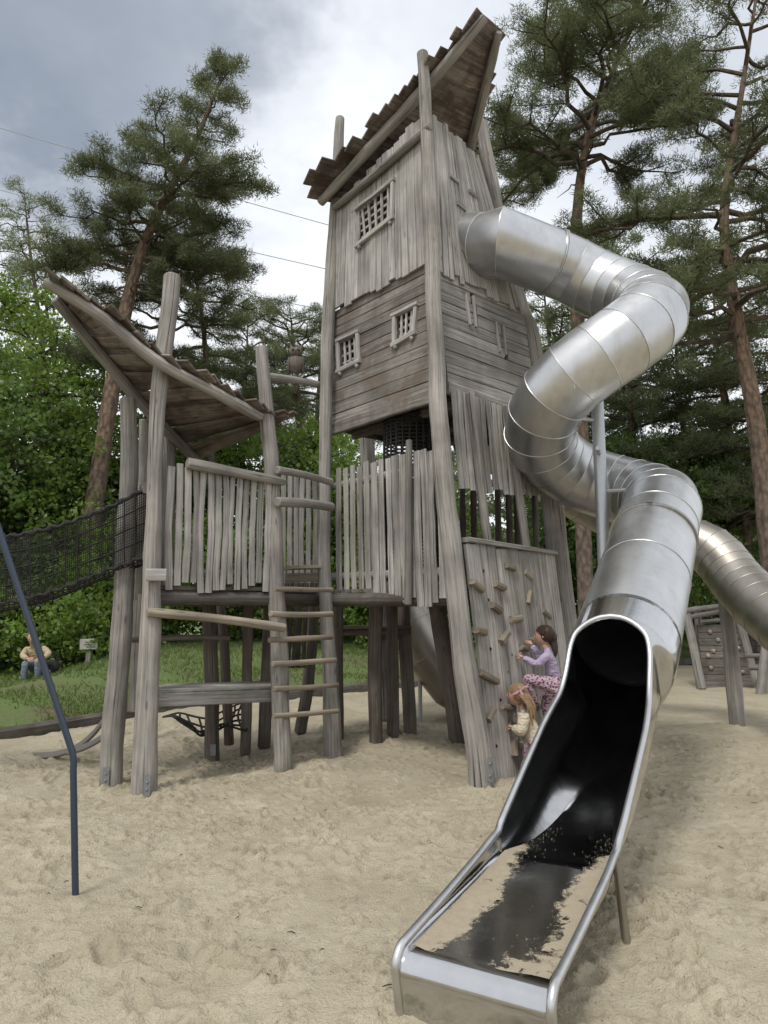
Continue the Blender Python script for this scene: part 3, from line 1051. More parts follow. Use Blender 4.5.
# ------------------------------------------------------------------ the lookout platform on the left
plat = thing('lookout_platform', 'lower timber platform on the left with a swooping board roof, pale pickets and a ladder', 'platform', gnd(215, 760))
for pts, rad, plate in (
        ([(144, 805, 6.6), (150, 640, 6.63), (155, 490, 6.68), (161, 370, 6.75), (173, 275, 6.8)], [.112, .095, .072, .084, .082], (147, 786, 6.47)),
        ([(110, 797, 6.95), (121, 620, 6.98), (128, 490, 7.05), (128, 398, 7.1)], [.108, .098, .088, .08], (106, 777, 6.83)),
        ([(283, 772, 7.4), (277, 600, 7.45), (270, 450, 7.5), (262, 347, 7.58)], [.092, .09, .085, .068], None)):
    mb = MB(); mb.log([at(*p) for p in pts], rad, n=34, sides=16, jit=.13, wob=.02, freq=5)
    po = mb.build('post', M['log'], plat)
    if plate:
        b = MB(); p0 = at(*plate)
        b.box(p0, (.03, 0, 0), (0, .004, 0), (0, 0, .085)); b.ball(p0 + V((0, -.006, .03)), .012); b.ball(p0 + V((0, -.006, -.03)), .012)
        b.build('bracket', M['plate'], po)
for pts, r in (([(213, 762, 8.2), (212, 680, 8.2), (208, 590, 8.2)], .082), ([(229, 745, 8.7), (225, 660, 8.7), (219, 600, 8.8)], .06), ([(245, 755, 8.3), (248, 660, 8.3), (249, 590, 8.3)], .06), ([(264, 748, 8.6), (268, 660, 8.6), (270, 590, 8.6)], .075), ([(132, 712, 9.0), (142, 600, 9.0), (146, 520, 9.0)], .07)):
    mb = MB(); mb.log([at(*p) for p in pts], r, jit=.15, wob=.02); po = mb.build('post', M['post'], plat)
b = MB(); p0 = at(213, 750, 8.09); b.box(p0, (.03, 0, 0), (0, .004, 0), (0, 0, .06)); b.build('bracket', M['plate'], po)
# tall posts behind, up to the roof
for pts, r in (([(166, 590, 7.9), (168, 470, 7.9), (166, 425, 7.9)], .08), ([(137, 700, 7.6), (141, 560, 7.6), (145, 420, 7.6)], .06)):
    mb = MB(); mb.log([at(*p) for p in pts], r, jit=.15); mb.build('post', M['log'], plat)
pd = [lift(at(152, 590, 6.75), 1.82), lift(at(277, 590, 7.5), 1.82), lift(at(318, 580, 8.6), 1.82), lift(at(150, 580, 8.4), 1.82)]
mb = MB()
for i in range(9):
    u = (i + .5) / 9
    mb.plank(pd[0].lerp(pd[3], u), pd[1].lerp(pd[2], u), .18, .04, pd[3] - pd[0], tint=tint(.7, 1))
for a_, b_ in ((pd[0], pd[1]), (pd[3], pd[2]), (pd[0], pd[3]), (pd[1], pd[2])):
    mb.log([a_ - V((0, 0, .1)), b_ - V((0, 0, .1))], .07, tint=.65)
mb.build('deck', M['board'], plat)
# front pickets
nP = V((pd[1].y - pd[0].y, -(pd[1].x - pd[0].x), 0)).normalized()
if nP.y > 0: nP = -nP
pp = pd[0] + nP * .06
sp = []
for i in range(15):
    u = (i + .5) / 15
    x = 163 + (275 - 163) * (u ** .93)
    sp.append((hit(x + 4, 463 + 17 * u + random.uniform(-3, 3), pp, nP), hit(x + 1, 588 + random.uniform(-6, 6), pp, nP), .066 * random.uniform(.8, 1.15), tint(.88, 1.35)))
rl = [(hit(160, 573, pp - nP * .05, nP), hit(280, 573, pp - nP * .05, nP), .045)]
pickets(sp, rl, plat, nrmv=nP)
mb = MB(); mb.log([hit(187, 463, pp + nP * .07, nP), hit(285, 482, pp + nP * .05, nP)], [.055, .045], jit=.15); mb.build('handrail', M['log'], plat)
# far railing and left end panel
sp = []
for i in range(7):
    x = 284 + i * 6.2
    sp.append((at(x, 474 + random.uniform(-3, 3), 9.0), at(x, 600, 9.0), .065, tint(.85, 1.1)))
pickets(sp, [(at(282, 500, 9.05), at(322, 500, 9.05), .03)], plat)
sp = []
for i in range(5):
    sp.append((at(136 + i * 4.5, 600 - 6 * (i % 2), 7.5), at(133 + i * 4.5, 712, 7.5), .05, tint(.8, 1.05)))
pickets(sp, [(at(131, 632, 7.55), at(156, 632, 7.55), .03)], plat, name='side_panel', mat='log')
sp = []
for i in range(7):
    x = 287 + i * 5
    sp.append((at(x, 583, 8.9), at(x - 4, 668, 8.9), .055, tint(.7, .9)))
pickets(sp, [], plat, name='back_panel', mat='post')
# bars, shelf and brackets
for a_, b_, r_, m_ in (((147, 612, 6.5), (285, 628, 7.25), .042, 'tan'), ((277, 470, 7.35), (331, 482, 8.15), .042, 'log'), ((277, 502, 7.3), (332, 507, 8.1), .052, 'log'), ((132, 640, 7.4), (230, 638, 7.9), .03, 'post')):
    mb = MB(); A, B = at(*a_), at(*b_)
    mb.log([A, A.lerp(B, .5) + V((0, 0, .015)), B], r_, jit=.15); mb.build('crossbar', M[m_], plat)
mb = MB()
s0, s1 = at(158, 691, 6.7), at(274, 687, 7.5)
bk = MB(); bk.plank(at(146, 575, 6.5), at(166, 575, 6.56), .11, .05, V((0, 0, 1))); bk.build('cleat', M['wood'], plat)
for i in range(3):
    o = V((-.05, .16 * i + .08, 0))
    mb.plank(s0 + o, s1 + o, .155, .035, V((0, 1, 0)), tint=1.1)
mb.plank(s0 - V((0, 0, .085)), s1 - V((0, 0, .085)), .12, .05, V((0, 0, 1)), tint=.85)
mb.build('shelf', M['wood'], plat)
# ladder
lad = MB()
rungs = [((275, 589), (332, 590)), ((270, 614), (332, 614)), ((269, 640), (332, 637)), ((272, 664), (336, 660)), ((274, 689), (338, 685)), ((274, 716), (338, 711))]
rr = []
for a_, b_ in rungs:
    mb = MB()
    A, B = at(*a_, 7.2), at(*b_, 7.88)
    mb.log([A, A.lerp(B, .5) - V((0, 0, random.uniform(0, .015))), B], random.uniform(.026, .032), jit=.2, tint=tint(.95, 1.15), sides=10)
    mb.build('rung', M['tan'], plat)
mb = MB()
mb.plank(at(286, 568, 8.0), at(321, 567, 8.3), .16, .04, V((0, 1, 0)), tint=1.15)
mb.plank(at(286, 578, 8.0), at(321, 577, 8.3), .10, .04, V((0, 0, 1)), tint=.6)
mb.build('step', M['tan'], plat)
# roof
nb = [at(43, 281, 6.0), at(100, 316, 6.28), at(158, 362, 6.52), at(215, 392, 6.95), at(262, 418, 7.4)]
fb = [at(55, 299, 6.6), at(95, 348, 6.95), at(147, 410, 7.4), at(200, 464, 8.35)]
mb = MB()
upv = ((nb[4] - nb[0]).cross(fb[3] - nb[0])).normalized()
if upv.z < 0: upv = -upv
nb2 = nb + [at(284, 424, 7.7)]
roof_boards(mb, nb2, fb, 20, (0.06, 0.20), (0.04, 0.16), upv, tl=.7, th=1.15)
rf = mb.build('roof', M['roof'], plat)
mb = MB(); mb.log(nb, [.045, .055, .06, .058, .05], n=30, jit=.2, wob=.02, tint=1.15); mb.build('beam', M['log'], rf)
mb = MB(); mb.log(fb, [.05, .058, .06, .055], n=26, jit=.2, tint=.9); mb.build('beam', M['log'], rf)

# log with carved owl between the platform and the tower
lg = MB()
A, B = at(266, 377, 8.0), at(332, 388, 8.75)
lg.log([A, A.lerp(B, .5) + V((0, 0, .02)), B + (B - A) * .12], [.055, .05, .045], jit=.2)
lg.build('perch_log', M['log'], label='grey log spanning from the ladder post to the tower, under the carved owl', cat='log', origin=A)
ow = at(296, 372, 8.35)
owl = thing('owl_figure', 'small grey carved owl sitting on the log beside the tower', 'owl figure', ow)
mb = MB()
mb.ball(ow + V((0, 0, .10)), (.095, .085, .125), 14, 10, jit=.25)
mb.ball(ow + V((0, 0, -.13)), (.04, .035, .13), 10, 7, jit=.1, tint=.8)
mb.build('body', M['post'], owl)
mb = MB()
mb.ball(ow + V((.0, -.01, .245)), (.075, .07, .065), 14, 9, jit=.1)
for s_ in (-1, 1):
    mb.sweep([ow + V((s_ * .045, -.01, .28)), ow + V((s_ * .075, -.01, .35))], circle(6), None, [.03, .005])
    mb.ball(ow + V((s_ * .03, -.07, .255)), (.022, .012, .022), 8, 6, tint=.35)
mb.sweep([ow + V((0, -.07, .245)), ow + V((0, -.09, .21))], circle(6), None, [.018, .004], tint=.5)
mb.build('head', M['post'], owl)
for s_ in (-1, 1):
    mb = MB(); mb.ball(ow + V((s_ * .085, .01, .09)), (.025, .06, .11), 10, 8, jit=.15, tint=.8); mb.build('wing', M['post'], owl)

# ------------------------------------------------------------------ rope bridge
br0 = at(145, 560, 6.8)
bridge = thing('rope_bridge', 'black net rope bridge sagging away to the left of the platform', 'rope bridge', br0)
def bridge_curve(Yo, top):
    A = at(147, 488 if top else 556, Yo)
    if top: pts = [A, at(100, 511, Yo - .02), at(50, 528, Yo - .05), at(0, 537, Yo - .08)]
    else: pts = [A, at(100, 573, Yo - .02), at(50, 592, Yo - .05), at(0, 603, Yo - .08)]
    e = pts[-1]
    pts += [e + V((-.7, -.05, -.02)), e + V((-1.5, -.1, .12)), e + V((-2.1, -.15, .35))]
    return pts
for Yo in (6.82, 7.35):
    T = [V(p) for p in catmull(bridge_curve(Yo, True), 150)]; Bt = [V(p) for p in catmull(bridge_curve(Yo, False), 150)]
    mb = MB()
    for i in range(0, 150, 1):
        if i % 6 == 0: r_ = .008
        else: r_ = .0024
        mid = T[i].lerp(Bt[i], .5) + V((0, .03 * noise.noise(T[i] * 3), 0))
        mb.sweep([T[i], mid, Bt[i]], circle(4), None, [r_] * 3, cap=False)
    for j in range(1, 24):
        v = j / 24
        r_ = .008 if j % 6 == 0 else .0024
        mb.sweep([T[i].lerp(Bt[i], v + .01 * noise.noise(T[i] * 4 + V((0, j, 0)))) for i in range(0, 150, 3)], circle(4), None, [r_] * 50, cap=False)
    mb.build('side_net', M['net'], bridge)
    for C_, r_ in ((T, .017), (Bt, .015)):
        mb = MB()
        rp = [p + V((0, .012 * math.sin(i * .9), .010 * math.cos(i * .9))) for i, p in enumerate(C_)]
        mb.sweep(rp, circle(7), None, [r_ * (1 + .2 * noise.noise(p * 9)) for p in rp], jit=.3, freq=30)
        for i in range(5, 148, 9):
            mb.ball(C_[i], r_ * 1.6, 7, 5, jit=.3)
        mb.build('rope', M['rope'], bridge)
mb = MB()
Bn = [V(p) for p in catmull(bridge_curve(6.82, False), 60)]; Bf = [V(p) for p in catmull(bridge_curve(7.35, False), 60)]
for i in range(0, 60):
    mb.sweep([Bn[i], Bn[i].lerp(Bf[i], .5) - V((0, 0, .08)), Bf[i]], circle(4), None, [.006] * 3, cap=False)
for j in range(1, 9):
    mb.sweep([Bn[i].lerp(Bf[i], j / 9) - V((0, 0, .32 * (j / 9) * (1 - j / 9))) for i in range(60)], circle(4), None, [.006] * 60, cap=False)
mb.build('floor_net', M['net'], bridge)
for yy in (488, 556):
    mb = MB(); mb.plank(at(148, yy, 6.7), at(143, yy + 2, 7.35), .10, .08, V((0, 0, 1)), tint=.8)
    mb.build('end_bar', M['log'], bridge)
for s_, yo in ((0, 6.7), (1, 7.3)):
    mb = MB(); e = bridge_curve(6.82 if s_ == 0 else 7.35, True)[-1]
    mb.log([V((e.x - .05, e.y, -.3)), V((e.x - .05, e.y, e.z + .5))], .12); mb.build('post', M['log'], bridge)

# blue tube in front
b0, b1, b2 = gnd(70, 912), at(74, 757, 4.16), at(0, 533, 4.05)
b0 = V((b0.x, 4.16, -.15))
dirv = (b2 - b1).normalized()
bp = MB()
mid = b1
pts = [b0, b1 - V((0, 0, .07)), b1 - V((0, 0, .03)), b1 + dirv * .03, b1 + dirv * .07, b1 + dirv * 2.4]
bp.sweep([V(p) for p in [pts[0], pts[0].lerp(pts[1], .5)] + pts[1:]], circle(16), None, [.0185] * 7)
bp.build('bent_pole', M['bluepaint'], label='slim slate blue bent metal pole standing in the sand at the left edge', cat='pole', origin=(b0.x, b0.y, 0))

# curved strips behind the left posts
st = thing('curved_strip_ramp', 'pair of grey curved strips rising from the sand behind the left posts', 'ramp', gnd(60, 757))
for pts in ([(30, 756, 8.2), (52, 755, 8.1), (75, 748, 8.0), (92, 735, 7.9), (106, 718, 7.8)], [(68, 752, 7.9), (82, 748, 7.85), (95, 742, 7.8), (108, 733, 7.75)]):
    mb = MB(); mb.sweep([V(p) for p in catmull([at(*p) for p in pts], 16)], chamfer(.07, .035, .008), V((0, .5, .8)), None); mb.build('strip', M['strap'], st)

# low rope net under the platform
rn = MB()
a_, b_, c_, d_ = at(163, 717, 9.2), at(250, 704, 9.2), at(246, 726, 8.2), at(180, 722, 8.3)
def netp(u, v):
    p = a_.lerp(b_, u).lerp(d_.lerp(c_, u), v)
    return p + V((.03 * math.sin(u * 17 + v * 5), 0, .05 * math.sin(u * 9 + 2 * v) - .16 * math.sin(math.pi * u) * math.sin(math.pi * (v * .8 + .1))))
for i in range(11): rn.tube([netp(i / 10, t_) for t_ in np.linspace(0, 1, 7)], .013, 6, n=14)
for j in range(6): rn.tube([netp(t_, j / 5) for t_ in np.linspace(0, 1, 9)], .013, 6, n=20)
rn.build('rope_net', M['rope'], label='low black rope net slung beneath the platform', cat='net', origin=gnd(205, 725))

# ------------------------------------------------------------------ slides
def mitred(mb, pts, R, sides=40, seam=True, tint=1.0, ridge=.0045):
    """pipe of straight steel lengths welded at mitred seams"""
    pts = [V(p) for p in pts]
    n = len(pts)
    rings = []
    ref = V((0, 0, 1))
    for i, p in enumerate(pts):
        d0 = (p - pts[i - 1]).normalized() if i else (pts[1] - p).normalized()
        d1 = (pts[i + 1] - p).normalized() if i < n - 1 else d0
        m = (d0 + d1).normalized()
        ring = {}
        for tag_, d_ in (('a', d0), ('b', d1)):
            u_ = ref - d_ * ref.dot(d_)
            if u_.length < .05: u_ = V((0, 1, 0)) - d_ * d_.y
            u_.normalize(); w_ = d_.cross(u_)
            r = []
            for j in range(sides):
                a = 2 * math.pi * j / sides
                q_ = p + (u_ * math.cos(a) + w_ * math.sin(a)) * R
                q_ = q_ + d_ * ((p - q_).dot(m) / d_.dot(m))
                r.append(q_)
            ring[tag_] = r
        rings.append(ring)
    for i in range(n - 1):
        base = len(mb.v)
        for r in (rings[i]['b'], rings[i + 1]['a']):
            for j, q_ in enumerate(r):
                mb.v.append(q_); mb.gv.append((i, j, 0)); mb.ti.append(tint)
        for j in range(sides):
            j2 = (j + 1) % sides
            mb.f.append((base + j, base + j2, base + sides + j2, base + sides + j)); mb.mi.append(0)
        if seam and i:
            rr_ = rings[i]['b']
            c_ = pts[i]
            loop = [c_ + (q_ - c_) * (1 + ridge * .35 / R) for q_ in rr_] ; loop.append(loop[0]); loop.append(loop[1])
            mb.sweep(loop, circle(6), None, [ridge] * len(loop), .8, cap=False)


def flange(p, d, R, parent, w=.035):
    d = d.normalized()
    u_ = V((0, 0, 1)) - d * d.z; u_.normalize(); w_ = d.cross(u_)
    mb = MB()
    loop = [p + (u_ * math.cos(a) + w_ * math.sin(a)) * (R + .004) for a in np.linspace(0, 2 * math.pi, 49)]
    loop.append(loop[1])
    base = len(mb.v)
    for q_ in loop:
        o_ = (q_ - p).normalized()
        for (a, b_) in ((-w / 2, 0), (-w / 2, .016), (-.004, .016), (-.004, .004), (.004, .004), (.004, .016), (w / 2, .016), (w / 2, 0)):
            mb.v.append(q_ + d * a + o_ * b_); mb.gv.append((0, 0, 0)); mb.ti.append(.85)
    m = 8
    for i in range(len(loop) - 1):
        for j in range(m - 1):
            mb.f.append((base + i * m + j, base + i * m + j + 1, base + (i + 1) * m + j + 1, base + (i + 1) * m + j)); mb.mi.append(0)
    mb.build('flange_ring', M['steel'], parent, smooth=False)


RT = .375
slide = thing('spiral_tube_slide', 'big stainless steel spiral tube slide with its sandy open mouth facing the viewer', 'tube slide', gnd(560, 900))
J = V((.83, 3.66, 0)); DD = V((.497, .868, 0)).normalized(); WW = V((DD.y, -DD.x, 0))
AXS = [(-1.1, .568), (-.6, .592), (0, .64), (.4, .72), (.8, .875), (1.2, 1.02), (1.56, 1.19), (2.1, 1.46), (2.7, 1.83), (3.45, 2.30), (3.95, 2.60)]
def axz(s_):
    P_ = AXS
    for i in range(len(P_) - 1):
        if s_ <= P_[i + 1][0] or i == len(P_) - 2:
            x0, y0 = P_[i]; x1, y1 = P_[i + 1]
            m0 = (P_[i + 1][1] - P_[max(i - 1, 0)][1]) / (P_[i + 1][0] - P_[max(i - 1, 0)][0])
            k2 = min(i + 2, len(P_) - 1)
            m1 = (P_[k2][1] - P_[i][1]) / (P_[k2][0] - P_[i][0])
            h_ = x1 - x0; t_ = (s_ - x0) / h_
            return ((2 * t_ ** 3 - 3 * t_ * t_ + 1) * y0 + (t_ ** 3 - 2 * t_ * t_ + t_) * h_ * m0 + (-2 * t_ ** 3 + 3 * t_ * t_) * y1 + (t_ ** 3 - t_ * t_) * h_ * m1)
def frame(s_):
    p = J + DD * s_; p.z = axz(s_)
    t_ = (DD + V((0, 0, (axz(s_ + .02) - axz(s_ - .02)) / .04))).normalized()
    return p, t_, WW.cross(t_)

def cutz(sp_): return .48 + .50 * sp_ + 2.6 * max(0, sp_ - 1.10) ** 2 - .25 * max(0, sp_) * max(0, .9 - sp_) * 0
S_AP = 1.2      # station where the tube closes
while True:
    p_, t_, n_ = frame(S_AP)
    q_ = p_ + n_ * RT
    if q_.z <= cutz((q_ - J).dot(DD)): break
    S_AP += .002
NSD, NFL = 22, 12
def lerp(a, b, t_): return a + (b - a) * t_
def smooth01(x): x = max(0, min(1, x)); return x * x * (3 - 2 * x)
def station(s_):
    """profile points from the left rim over the floor to the right rim"""
    p, t_, n_ = frame(s_)
    th = math.pi
    if s_ < S_AP:
        th = None
        for a in np.linspace(.3, math.pi - .002, 900):
            q_ = p - n_ * (RT * math.cos(a)) + WW * (RT * math.sin(a))
            if q_.z > cutz((q_ - J).dot(DD)): th = a; break
        if s_ <= 0.0 or th is None: th = 1.13 if s_ <= 0 else math.pi
        if s_ > 0: th = max(th, 1.13)
    fw = .27 * (1 - max(0, min(1, s_ / 1.15)))
    fw = max(fw, .004)
    thc = math.asin(min(.99, fw / RT)); ch = -math.cos(thc) * RT
    arc = []
    for i in range(NSD):
        a = lerp(th, thc, i / NSD)
        xx = max(1e-4, math.sin(a) * RT); cl_ = .306 - .036 * smooth01((s_ - .8) / .6) + .6 * smooth01((s_ - 1.5) / .47)
        if a > thc: xx = (xx ** -9 + cl_ ** -9) ** (-1 / 9)
        arc.append((-xx, -math.cos(a) * RT))
    flo = [(lerp(-fw, fw, i / NFL), ch) for i in range(NFL + 1)]
    prof = arc + flo + [(-x, y) for x, y in reversed(arc)]
    k = smooth01((.02 - s_) / .25)       # to the shallow tray
    if k > 0:
        sh = .022 + .078 * max(0, min(1, (s_ + 1.0) / 1.0))
        hw = .298
        fz = -.2602
        sd_ = []
        for i in range(NSD):
            u = i / NSD
            if u < .6: sd_.append((-hw, fz + lerp(sh, .03, u / .6)))
            else:
                a = (u - .6) / .4 * math.pi / 2
                sd_.append((-hw + .03 * (1 - math.cos(a)), fz + .03 * (1 - math.sin(a))))
        bx_ = sd_ + [(lerp(-hw + .03, hw - .03, i / NFL), fz) for i in range(NFL + 1)] + [(-x, y) for x, y in reversed(sd_)]
        prof = [(lerp(a[0], b[0], k), lerp(a[1], b[1], k)) for a, b in zip(prof, bx_)]
    return [p + WW * x + n_ * y for x, y in prof]


mb = MB()
SS = [(-1.0 + .05 * i) for i in range(20)] + [0.0 + .04 * i for i in range(39)] + []
SS = [x for x in SS if x < S_AP - .13] + [S_AP - .12 * (1 - i / 23) ** 2 - .0005 for i in range(24)] + [S_AP + .001] + [x for x in (1.60, 1.65, 1.70, 1.75, 1.80, 1.86, 1.92, 1.97) if x > S_AP + .01]
rows = [station(s_) for s_ in SS]
# rolled lip and front skirt
r0 = rows[0]
p0, t0, n0 = frame(-1.0)
lip = []
rl_ = .075
hw = .298
for a in np.linspace(.15, 1.0, 9):
    an = a * math.radians(100)
    off = -t0 * (math.sin(an) * rl_) - n0 * (rl_ * (1 - math.cos(an)))
    lip.append([q_ + off for q_ in r0])
an = math.radians(100)
dn = (-t0 * math.cos(an) - n0 * math.sin(an))
for L_ in (.12, .25, .42):
    lip.append([q_ + dn * L_ for q_ in lip[8]])
# flatten the tray sides on the lip
for q_row in lip:
    c_ = sum(q_row, V((0, 0, 0))) / len(q_row)
rows = lip[::-1] + rows
base = 0
m = len(rows[0])
for r in rows:
    for q_ in r:
        mb.v.append(q_); mb.gv.append((0, 0, 0)); mb.ti.append(1)
for i in range(len(rows) - 1):
    for j in range(m - 1):
        mb.f.append((i * m + j, i * m + j + 1, (i + 1) * m + j + 1, (i + 1) * m + j)); mb.mi.append(0)
chute = mb.build('chute', M['steel_chute'], slide, angle=24)
bmc = bmesh.new(); bmc.from_mesh(chute.data); bmesh.ops.remove_doubles(bmc, verts=bmc.verts, dist=.0006); bmc.to_mesh(chute.data); bmc.free()
so_ = chute.modifiers.new('sheet', 'SOLIDIFY'); so_.thickness = .004; so_.offset = -1
# rim bead
left = [r[0] for r, s_ in zip(rows, [-9] * len(lip) + SS) if s_ < S_AP - .005]
right = [r[-1] for r, s_ in zip(rows, [-9] * len(lip) + SS) if s_ < S_AP - .005]
pA, tA, nA = frame(S_AP)
loop = left + [pA + nA * RT] + right[::-1]
mb = MB()
P_ = [loop[0]]
for q_ in loop[1:]:
    if (q_ - P_[-1]).length > .012: P_.append(q_)
mb.sweep(P_, circle(12), None, [.0185] * len(P_))
mb.build('rim', M['steel'], slide)
# closed tube up into the tower
HC = V((2.28, 7.4, 0)); HR = .6
pts = []
for s_ in (1.95, 2.75, 3.35, 3.6):
    pts.append(frame(s_)[0])
fl1 = (frame(3.35)[0], frame(3.35)[1])
ZT = [(-390, 2.60), (-360, 2.74), (-270, 3.10), (-180, 3.60), (-90, 4.19), (0, 4.90), (60, 5.38), (100, 5.66)]
for ph in range(-390, 100, 22):
    z = np.interp(ph, [a for a, _ in ZT], [b for _, b in ZT])
    pts.append(HC + V((HR * math.cos(math.radians(ph)), HR * math.sin(math.radians(ph)), z)))
wall_c = RF(466, 243, -.12)
nRh = V((nR.x, nR.y, 0)).normalized()
elbow = RF(486, 247, .16)
pts += [V((1.98, 7.93, 5.69)), V((1.36, 7.74, 5.83)), elbow, wall_c - nRh * .05]
mb = MB()
mitred(mb, pts, RT + .002, 44)
mb.build('tube', M['steel'], slide, smooth=True, angle=20)
flange(*fl1, RT, slide)
flange(V((1.98, 7.93, 5.69)), V((1, .3, -.2)), RT, slide)
# support pole and leg
mb = MB()
p0 = V((2.30, 7.42, 0))
mb.sweep([V((p0.x, p0.y, -.2)), V((p0.x, p0.y, 4.6))], circle(20), None, [.065, .065])
sup = mb.build('support_pole', M['galv'], slide)
for a_, z in ((200, 3.62), (250, 3.25), (340, 2.85), (300, 4.3)):
    e = V((math.cos(math.radians(a_)), math.sin(math.radians(a_)), 0))
    mb = MB(); mb.tube([p0 + V((0, 0, z)), p0 + e * .32 + V((0, 0, z))], .022, 8)
    mb.build('bracket_arm', M['galv'], sup)
mb = MB()
pt = station(-.02)
mb.sweep([pt[-1] + V((.0, .0, -.03)), V((gnd(631, 962).x, gnd(631, 962).y, -.12))], circle(12), None, [.021, .021])
mb.build('leg', M['steel_old'], slide)
mb = MB()
mb.sweep([pt[0] + V((.0, .0, -.03)), V((pt[0].x + .05, pt[0].y + .02, -.12))], circle(12), None, [.021, .021])
mb.build('leg', M['steel_old'], slide)

# sand lying in the chute
ns, nu = 260, 150
gs = np.linspace(-.99, .55, ns); verts = []; ok = []
for s_ in gs:
    r = station(s_)
    fl_ = r[NSD:NSD + NFL + 1]
    for u in np.linspace(0, 1, nu):
        x = u * NFL; i = min(int(x), NFL - 1)
        verts.append(fl_[i].lerp(fl_[i + 1], x - i))
verts = np.array([tuple(p) for p in verts]).reshape(ns, nu, 3)
UU, S2 = np.meshgrid(np.linspace(-1, 1, nu), gs)
nz = fbm(S2 * 4.2 + 3, UU * 1.3 + 9, 4); nz2 = fbm(S2 * 26, UU * 9 + 4, 3)
edgeL = -.72 + .42 * nz + .05 * nz2 - .55 * np.clip(S2 + .15, 0, 1) * 1.5 - 1.5 * np.clip(S2 - .1, 0, 1)
edgeR = .66 + .42 * fbm(S2 * 3.6 + 13, UU * 1.1 + 2, 4) + .05 * nz2 + .5 * np.clip(S2 + .05, 0, 1) * 1.5 + 1.5 * np.clip(S2 - .15, 0, 1) - 1.2 * np.clip(-.62 - S2, 0, .4)
depth = np.maximum(edgeL - UU, UU - edgeR)
hole_ = fbm(S2 * 6 + 40, UU * 2 + 7, 4) + .1 * nz2 > .27
mask = depth > -.22
cover = np.clip(.46 + depth * 1.5, 0, .86) * np.where(hole_, .5, 1) 
hh = .0015 + np.clip(depth, 0, .35) * .03 + .002 * (nz2 + .5)
verts[..., 2] += hh
Q = quads(ns, nu)
Q = Q[mask.reshape(-1)[Q].all(1)]
sf = fast_mesh('sand_deposit', verts.reshape(-1, 3), Q, M['thin_sand'], tint=cover.reshape(-1), smooth=True, kind='stuff', label='dry sand lying along both sides of the slide mouth', origin=(0, 0, 0))
# loose crumbs of sand
g = np.random.default_rng(8)
vv, ff = [], []
for _ in range(700):
    s_ = g.uniform(-.98, .4); sidek = g.random() < .5
    u = -1 + abs(g.normal(0, .3)) if sidek else 1 - abs(g.normal(0, .28))
    r = station(s_) if False else None
    p, t_, n_ = frame(s_)
    fw = .27 * (1 - max(0, min(1, s_ / 1.15)))
    k_ = smooth01((.02 - s_) / .25)
    zf = lerp(-math.cos(math.asin(max(fw, .004) / RT)) * RT, -.2602, k_)
    c_ = p + WW * (u * fw) + n_ * (zf + .003)
    sz = g.uniform(.001, .003)
    b_ = len(vv)
    for dx, dy, dz in ((1, 0, 0), (-1, 0, 0), (0, 1, 0), (0, -1, 0), (0, 0, .8), (0, 0, -.8)):
        vv.append(c_ + V((dx, dy, dz)) * sz)
    for a, b2_, c2 in ((0, 2, 4), (2, 1, 4), (1, 3, 4), (3, 0, 4), (2, 0, 5), (1, 2, 5), (3, 1, 5), (0, 3, 5)): ff.append((b_ + a, b_ + b2_, b_ + c2))
fast_mesh('sand_crumbs', [tuple(p) for p in vv], ff, M['sand'], kind='stuff', label='loose grains of sand sprinkled in the slide mouth')

# second tube slide passing behind
s2 = thing('tube_slide', 'second steel tube slide running out to the right behind the spiral one', 'tube slide', (4.7, 9.0, 0))
cp = [V((1.2, 9.3, 3.95)), V((2.3, 10.4, 3.62)), V((3.1, 10.75, 3.25)), V((3.9, 10.65, 2.82)), at(706, 548, 10.2), at(738, 582, 9.75), at(772, 616, 9.0), V((4.95, 7.9, 1.0)), V((4.95, 6.8, .62)), V((4.95, 6.0, .55))]
pts = [V(p) for p in catmull(cp, 34)]
mb = MB(); mitred(mb, pts, .355, 36); mb.build('tube', M['steel_old'], s2, angle=20)
mb = MB(); mb.log([at(739, 738, 9.9), at(732, 665, 9.9), at(724, 587, 9.9)], [.105, .1, .09], jit=.15); sp_ = mb.build('support_post', M['log'], s2)
mb = MB(); mb.box(at(724, 580, 9.85), (.02, 0, 0), (0, .06, 0), (0, 0, .09)); mb.build('bracket', M['galv'], sp_)

# slide behind the tower
s3 = thing('straight_slide', 'dull steel slide coming down behind the tower legs', 'slide', gnd(450, 715))
mb = MB(); mitred(mb, [at(384, 545, 11.0), at(398, 592, 11.0), at(409, 622, 11.0), at(428, 653, 11.0), at(452, 683, 11.0), at(480, 700, 11.0)], RT, 32, ridge=.004)
mb.build('tube', M['steel_old'], s3, angle=20)
mb = MB(); q0 = gnd(420, 718); mb.sweep([V((q0.x, 10.9, -.1)), V((q0.x, 10.9, 1.0))], circle(12), None, [.03, .03]); mb.build('leg', M['galv'], s3)
mb = MB(); mb.log([V((at(384, 545, 11).x, 11, -.1)), V((at(384, 545, 11).x, 11, 2.5))], .12); mb.build('post', M['post'], s3)

